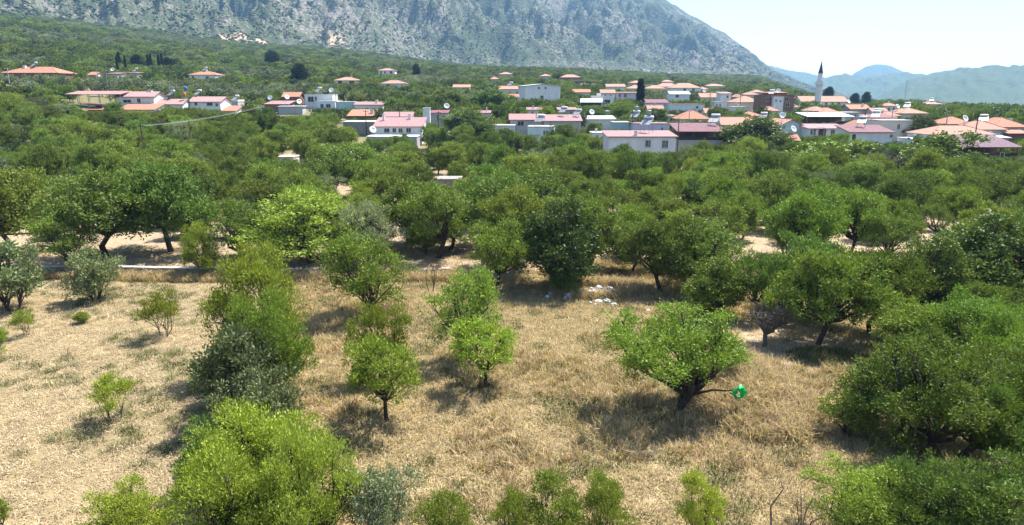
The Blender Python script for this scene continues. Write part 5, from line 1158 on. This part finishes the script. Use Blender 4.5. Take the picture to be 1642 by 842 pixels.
# scrub on the mountain
bm = bmesh.new(); bmesh.ops.create_icosphere(bm, subdivisions=2, radius=1.0)
for v_ in bm.verts: v_.co *= 0.72 + .5 * rng.rand(); v_.co.z = max(v_.co.z * .8, -.25)
bme = bpy.data.meshes.new('scrub'); bm.to_mesh(bme); bm.free(); bme.materials.append(M['leaf'])
px = rng.uniform(-150, 1330, 60000); s_ = rng.rand(60000) ** 1.5 * .75 + .004
dn = fbm(px * .02, s_ * 22, 4) + .55 * (fbm(px * .11, s_ * 110, 2) - .5)
ok = (dn > .40) & (rng.rand(60000) < .62); px, s_ = px[ok], s_[ok]
mxx, myy, mzz = mtn(px, s_); sz = rng.uniform(1.3, 3.1, len(px)) * (1 + .6 * s_)
scatter('mountain_scrub', [shape(bme, (.040, .056, .022)), shape(bme, (.062, .075, .034))], np.stack([mxx, myy, mzz + .3], 1), np.stack([0 * px, 0 * px, rng.uniform(0, 6.28, len(px))], 1), np.stack([sz, sz, sz * rng.uniform(.6, 1.0, len(px))], 1), rng.randint(0, 2, len(px)), 'dark maquis bushes dotting the pale rocky mountainside', 'scrub')

# ------------------------------------------------------------------ dry grass
def tuft(n, ln, wd, spread, lean, seed):
    r = np.random.RandomState(seed); vs = []; fs = []
    for i in range(n):
        a = r.uniform(0, 6.28); p = r.normal(size=2) * spread; l = ln * r.uniform(.55, 1.2); le = lean * r.uniform(.2, 1.3); w_ = wd * r.uniform(.6, 1.3)
        dx, dy = math.cos(a), math.sin(a); sx, sy = -dy * w_ / 2, dx * w_ / 2
        m_ = (p[0] + dx * le * l * .35, p[1] + dy * le * l * .35, l * .6 * max(.15, 1 - le * .3)); t_ = (p[0] + dx * le * l, p[1] + dy * le * l, l * max(.1, 1 - le * .55))
        k0 = len(vs); vs += [(p[0] - sx, p[1] - sy, -.03), (p[0] + sx, p[1] + sy, -.03), (m_[0] + sx * .8, m_[1] + sy * .8, m_[2]), (m_[0] - sx * .8, m_[1] - sy * .8, m_[2]), (t_[0] + sx * .2, t_[1] + sy * .2, t_[2]), (t_[0] - sx * .2, t_[1] - sy * .2, t_[2])]
        fs += [(k0, k0 + 1, k0 + 2, k0 + 3), (k0 + 3, k0 + 2, k0 + 4, k0 + 5)]
    return mesh_np('tuft', vs, fs, M['straw'])
GC = lambda r, g, b_: (r * 1.02, g * .985, b_ * .95)
gs = [shape(tuft(16, .28, .022, .11, .9, 1), GC(.40, .315, .185)), shape(tuft(16, .24, .022, .12, 1.1, 2), GC(.45, .365, .235)), shape(tuft(22, .62, .026, .13, .5, 3), GC(.34, .26, .155)), shape(tuft(18, .28, .03, .12, .6, 4), GC(.13, .135, .055)),
      shape(tuft(14, .14, .022, .14, 1.6, 5), GC(.42, .345, .24)), shape(tuft(14, .13, .02, .14, 1.7, 6), GC(.35, .275, .18)), shape(tuft(20, .30, .03, .14, .8, 7), GC(.18, .175, .095)), shape(tuft(24, .8, .026, .16, .5, 8), GC(.39, .30, .185))]
def near_pts(n, y0, y1):
    y = np.sqrt(rng.uniform(y0 ** 2, y1 ** 2, n)); x = rng.uniform(-.84, .84, n) * y + rng.uniform(-1, 1, n); return x, y
x, y = near_pts(150000, 17, 70)
hs = hedge_side(x, y); wl_ = y - wall_line(x); n1 = fbm(x * .16, y * .16, 4); n2 = fbm(x * .55 + 40, y * .55, 4); u = rng.rand(len(x))
bank = np.exp(-(((x - 12.6) / 3.4) ** 2 + ((y - 36) / 7) ** 2)) + np.exp(-(((x - 7.0) / 4.5) ** 2 + ((y - 55) / 3) ** 2)) + .9 * np.exp(-(((wl_ + 1.5) / 1.6) ** 2)) * (x < -4)
soilspot = 1.0 * np.exp(-(((x - 6.9) / 2.6) ** 2 + ((y - 54.2) / 1.5) ** 2)) + np.exp(-(((x - 18.0) / 4.5) ** 2 + ((y - 43.0) / 4.5) ** 2))
behind = ((wl_ > .3) & (x < 5)) | (wl_ > 4)
ty = np.full(len(x), -1)
east = hs > 0
f_e = east & ~behind
ty[f_e & (u < .97)] = np.where(rng.rand((f_e & (u < .97)).sum()) < .55, 0, 1)
ty[f_e & (n2 > .60) & (u < .35)] = 3
ty[f_e & (n1 < .44) & (u < .12)] = 2
ty[f_e & (bank > .35) & (u < .75)] = np.where(rng.rand((f_e & (bank > .35) & (u < .75)).sum()) < .5, 2, 7)
f_w = ~east & ~behind
ty[f_w & (u < .55)] = np.where(rng.rand((f_w & (u < .55)).sum()) < .5, 4, 5)
n4 = fbm(x * 1.1 + 7, y * 1.1, 3)
ty[f_w & (n1 > .47) & (n4 > .5) & (u < .16)] = 6
ty[f_w & (n1 > .5) & (n4 > .6) & (u < .10)] = 3
ty[f_w & (bank > .4) & (u < .5)] = 2
ty[behind & (u < .16)] = np.where(rng.rand((behind & (u < .16)).sum()) < .7, 5, 0)
ty[soilspot > .35] = np.where(u[soilspot > .35] < .12, 0, -1)
gx, gy = gpt(1325, 574)[:2]
ty[(np.exp(-(((x - gx) / 2.6) ** 2 + ((y - gy) / 1.6) ** 2)) > .4) & (u < .5)] = 3
k = ty >= 0; x, y, ty = x[k], y[k], ty[k]; z = terr(x, y); n = len(x)
sg = rng.uniform(.6, 1.25, n)
scatter('dry_grass', gs, np.stack([x, y, z], 1), np.stack([rng.normal(0, .12, n), rng.normal(0, .12, n), rng.uniform(0, 6.28, n)], 1), np.stack([sg * 1.2, sg * 1.2, sg], 1), ty, 'dry straw-coloured grass and weeds over both fields', 'grass')
print('GRASS', n)

# ------------------------------------------------------------------ stone wall, rubbish and other small things
w0, w1 = gpt(60, 440)[0], -6.0
wo_ = empty('stone_wall', ((w0 + w1) / 2, float(wall_line((w0 + w1) / 2)), 0)); tag(wo_, 'low dry-stone wall with pale coping between left field and orchard', 'wall')
ox, oy = wo_.location.x, wo_.location.y
st = MB(); X = w0; r3 = random.Random(8)
while X < w1:
    L_ = r3.uniform(.8, 1.5); yl = float(wall_line(X + L_ / 2)); zb = float(terr(X + L_ / 2, yl - .6))
    zt = zb + .52
    q = r3.uniform(-.03, .03)
    c = MB().hexa([(X + .01 - ox, yl - .26 + q - oy, zt), (X + L_ - .02 - ox, yl - .26 - q - oy, zt), (X + L_ - .02 - ox, yl + .3 - oy, zt + .01), (X + .01 - ox, yl + .3 - oy, zt)], [(X + .03 - ox, yl - .24 + q - oy, zt + .1), (X + L_ - .04 - ox, yl - .24 - q - oy, zt + .09), (X + L_ - .04 - ox, yl + .28 - oy, zt + .1), (X + .03 - ox, yl + .28 - oy, zt + .11)])
    if X < -17 or r3.random() < .35: c.build('coping_slab', M['pale_stone'], wo_)
    xx = X
    while xx < X + L_:
        l2 = r3.uniform(.2, .45); zz_ = zb - .1
        for k_ in range(3):
            o2 = r3.uniform(-.05, .05); st.hexa([(xx - ox, yl - .22 + o2 - oy, zz_), (xx + l2 - .03 - ox, yl - .22 + o2 - oy, zz_), (xx + l2 - .03 - ox, yl + .25 - oy, zz_), (xx - ox, yl + .25 - oy, zz_)], [(xx + .02 - ox, yl - .20 + o2 - oy, zz_ + .19), (xx + l2 - .05 - ox, yl - .20 + o2 - oy, zz_ + .2), (xx + l2 - .05 - ox, yl + .23 - oy, zz_ + .2), (xx + .02 - ox, yl + .23 - oy, zz_ + .19)])
            zz_ += .205
        xx += l2
    X += L_
tag(st.build('stones', M['stone'], wo_), kind='stuff')

def crumple(seed, sx, sy, sz_, sub=2, amp=.35):
    bm = bmesh.new(); bmesh.ops.create_icosphere(bm, subdivisions=sub, radius=.5); r = np.random.RandomState(seed)
    for v_ in bm.verts:
        k_ = 1 + amp * r.uniform(-1, 1); v_.co = Vector((v_.co.x * sx * k_, v_.co.y * sy * k_, max(v_.co.z, -.25) * sz_ * (1 + amp * r.uniform(-1, 1)) + .22 * sz_))
    me = bpy.data.meshes.new('crumpled'); bm.to_mesh(me); bm.free(); return me
trash = [(884, 469, 12, 9, 'bag_white', 'white bag at left end of the rubbish, alone in grass'), (878, 475, 9, 6, 'bag_white', 'small white bag lowest left of rubbish'), (912, 472, 18, 10, 'bag_white', 'large white crumpled bag at foot of dark tree'), (924, 474, 9, 6, 'bag_grey', 'grey scrap right of large white bag'), (935, 457, 6, 5, 'bag_white', 'little white scrap in rusty weeds'), (949, 466, 16, 8, 'bag_white', 'white bag in middle of the rubbish heap'), (960, 459, 12, 8, 'pale_blue', 'white and blue bag at top of rubbish heap'), (958, 473, 13, 7, 'bag_grey', 'grey plastic sheet below white middle bag'), (960, 482, 14, 6, 'bag_white', 'flat white sack at lower rubbish heap'), (973, 481, 16, 9, 'bag_grey', 'rumpled grey sheeting at right of rubbish heap'), (984, 487, 14, 6, 'bag_white', 'white scraps at right end of rubbish heap'), (982, 478, 9, 7, 'dark', 'dark bag at right of rubbish heap'), (977, 461, 12, 6, 'bag_grey', 'grey crumpled sheet at upper right of rubbish heap'), (1039, 497, 7, 4, 'bag_white', 'white scrap on weedy bank behind big spreading tree'), (957, 514, 5, 3, 'bag_white', 'tiny white scrap in open grass below rubbish heap'), (1149, 598, 8, 5, 'bag_white', 'white scrap beneath right branches of big spreading tree'),
         (1520, 465, 22, 11, 'bag_white', 'white debris beside blue tarpaulin on right'), (1533, 461, 16, 12, 'pale_stone', 'pale rubble at right of blue tarpaulin'), (1615, 459, 16, 7, 'bag_white', 'white scraps on bare track, right edge'), (1505, 474, 12, 5, 'bag_grey', 'grey scrap below blue tarpaulin'), (1575, 478, 34, 9, 'pale_stone', 'pale heap of soil and stones on bare track, right'), (1058, 441, 12, 5, 'pale_stone', 'pale stone under dark-shaded almond'), (1072, 447, 8, 5, 'pale_stone', 'second pale stone under dark-shaded almond')]
for i, (px, py, wp, hp, mt, lb) in enumerate(trash):
    X, Y, Z, d = gpt(px, py + hp / 2); s_ = proj(X, Y, Z)[2] / FPX
    me = crumple(i + 50, wp * s_ * .8, wp * s_ * .75, hp * s_ * .85, 3, .28); me.materials.append(M[mt])
    o = link('stone' if mt == 'pale_stone' else 'rubbish_bag', me); o.location = (X, Y, Z + .04); tag(o, lb, 'stone' if mt == 'pale_stone' else 'rubbish')
lit = MB(); r5 = random.Random(12)
for i in range(95):
    a_ = (r5.gauss(958, 20), r5.gauss(472, 7)) if i < 62 else (r5.gauss(905, 16), r5.gauss(472, 4)) if i < 80 else (r5.gauss(1520, 16), r5.gauss(466, 4))
    X, Y, Z, d = gpt(*a_); q = r5.uniform(.08, .26); an = r5.uniform(0, 6.28); hz1 = r5.uniform(.05, .2)
    c_, s1 = math.cos(an) * q, math.sin(an) * q
    lit.hexa([(X - c_, Y - s1, Z), (X + s1 * .7, Y - c_ * .7, Z + .02), (X + c_, Y + s1, Z), (X - s1 * .7, Y + c_ * .7, Z + .03)], [(X - c_ * .7, Y - s1 * .6, Z + hz1), (X + s1 * .5, Y - c_ * .5, Z + hz1 * .7), (X + c_ * .8, Y + s1 * .6, Z + hz1 * 1.3), (X - s1 * .4, Y + c_ * .5, Z + hz1)])
tag(lit.build('litter', M['bag_white']), 'small white scraps of litter strewn about the rubbish heap', 'litter', kind='stuff')
# blue tarpaulin
X, Y, Z, d = gpt(1496, 470); v_ = []; f_ = []
for i in range(9):
    for j in range(7): v_.append(((i / 8 - .5) * 1.9, (j / 6 - .5) * 1.0, .35 + .22 * math.sin(i * 1.3) * math.cos(j * 1.1) + .04 * i))
f_ = [(i * 7 + j, (i + 1) * 7 + j, (i + 1) * 7 + j + 1, i * 7 + j + 1) for i in range(8) for j in range(6)]
to = MB().add(v_, f_).build('tarpaulin', M['cyan_tarp']); to.location = (X, Y, Z + .02); so_ = to.modifiers.new('s', 'SOLIDIFY'); so_.thickness = .02; to.rotation_euler = (R(12), 0, R(-15))
tag(to, 'crumpled bright blue tarpaulin lying among right-hand trees', 'tarpaulin')

# hero tree, its low branch and the green bag caught on it
hero = T('almond_tree', 'hero', 1074, 656, 492, 205, 'big spreading almond with forked dark trunk, right of field centre', 'young', 'tree', None, 0, 5.3)
hx, hy, hz0, hd_ = gpt(1093, 657)
a1 = Vector(at(1099, 636, hd_)); a4 = Vector(at(1180, 626, hd_ - .5))
pts = [a1, a1.lerp(a4, .3) + Vector((0, 0, .12)), a1.lerp(a4, .55) + Vector((0, 0, .18)), a1.lerp(a4, .8) + Vector((0, 0, .05)), a4]
inv = hero.matrix_basis.inverted()
MB().tube([inv @ p for p in pts], [.07, .06, .045, .035, .02], 6).build('branch', M['bark'], hero)
g = MB(); r4 = np.random.RandomState(4); nU, nV = 22, 7
vv = []
for i in range(nU):                                   # torn film: an open, uneven loop with a hanging flap
    t_ = i / (nU - 1); a = R(250) - t_ * R(330); wd_ = .07 + .15 * math.sin(t_ * 3.0) ** 2 * r4.uniform(.6, 1.2) + (.16 if .55 < t_ < .8 else 0)
    for j in range(nV):
        u_ = j / (nV - 1) - .35; rr_ = .2 + wd_ * u_ + .03 * r4.uniform(-1, 1)
        vv.append((rr_ * math.cos(a) * 1.0 + .02 * r4.uniform(-1, 1), .11 * math.sin(j * 1.9 + i * .8) + .05 * r4.uniform(-1, 1), rr_ * math.sin(a) * 1.15 + .03 * r4.uniform(-1, 1)))
g.add(vv, [(i * nV + j, (i + 1) * nV + j, (i + 1) * nV + j + 1, i * nV + j + 1) for i in range(nU - 1) for j in range(nV - 1)])
gb = g.build('plastic_bag', M['green_bag']); gb.location = Vector(at(1184, 631, hd_ - .5)); gb.rotation_euler = (0, 0, R(15))
sd_ = gb.modifiers.new('film', 'SOLIDIFY'); sd_.thickness = .008
tag(gb, 'torn bright green plastic bag hanging on low branch', 'plastic bag')
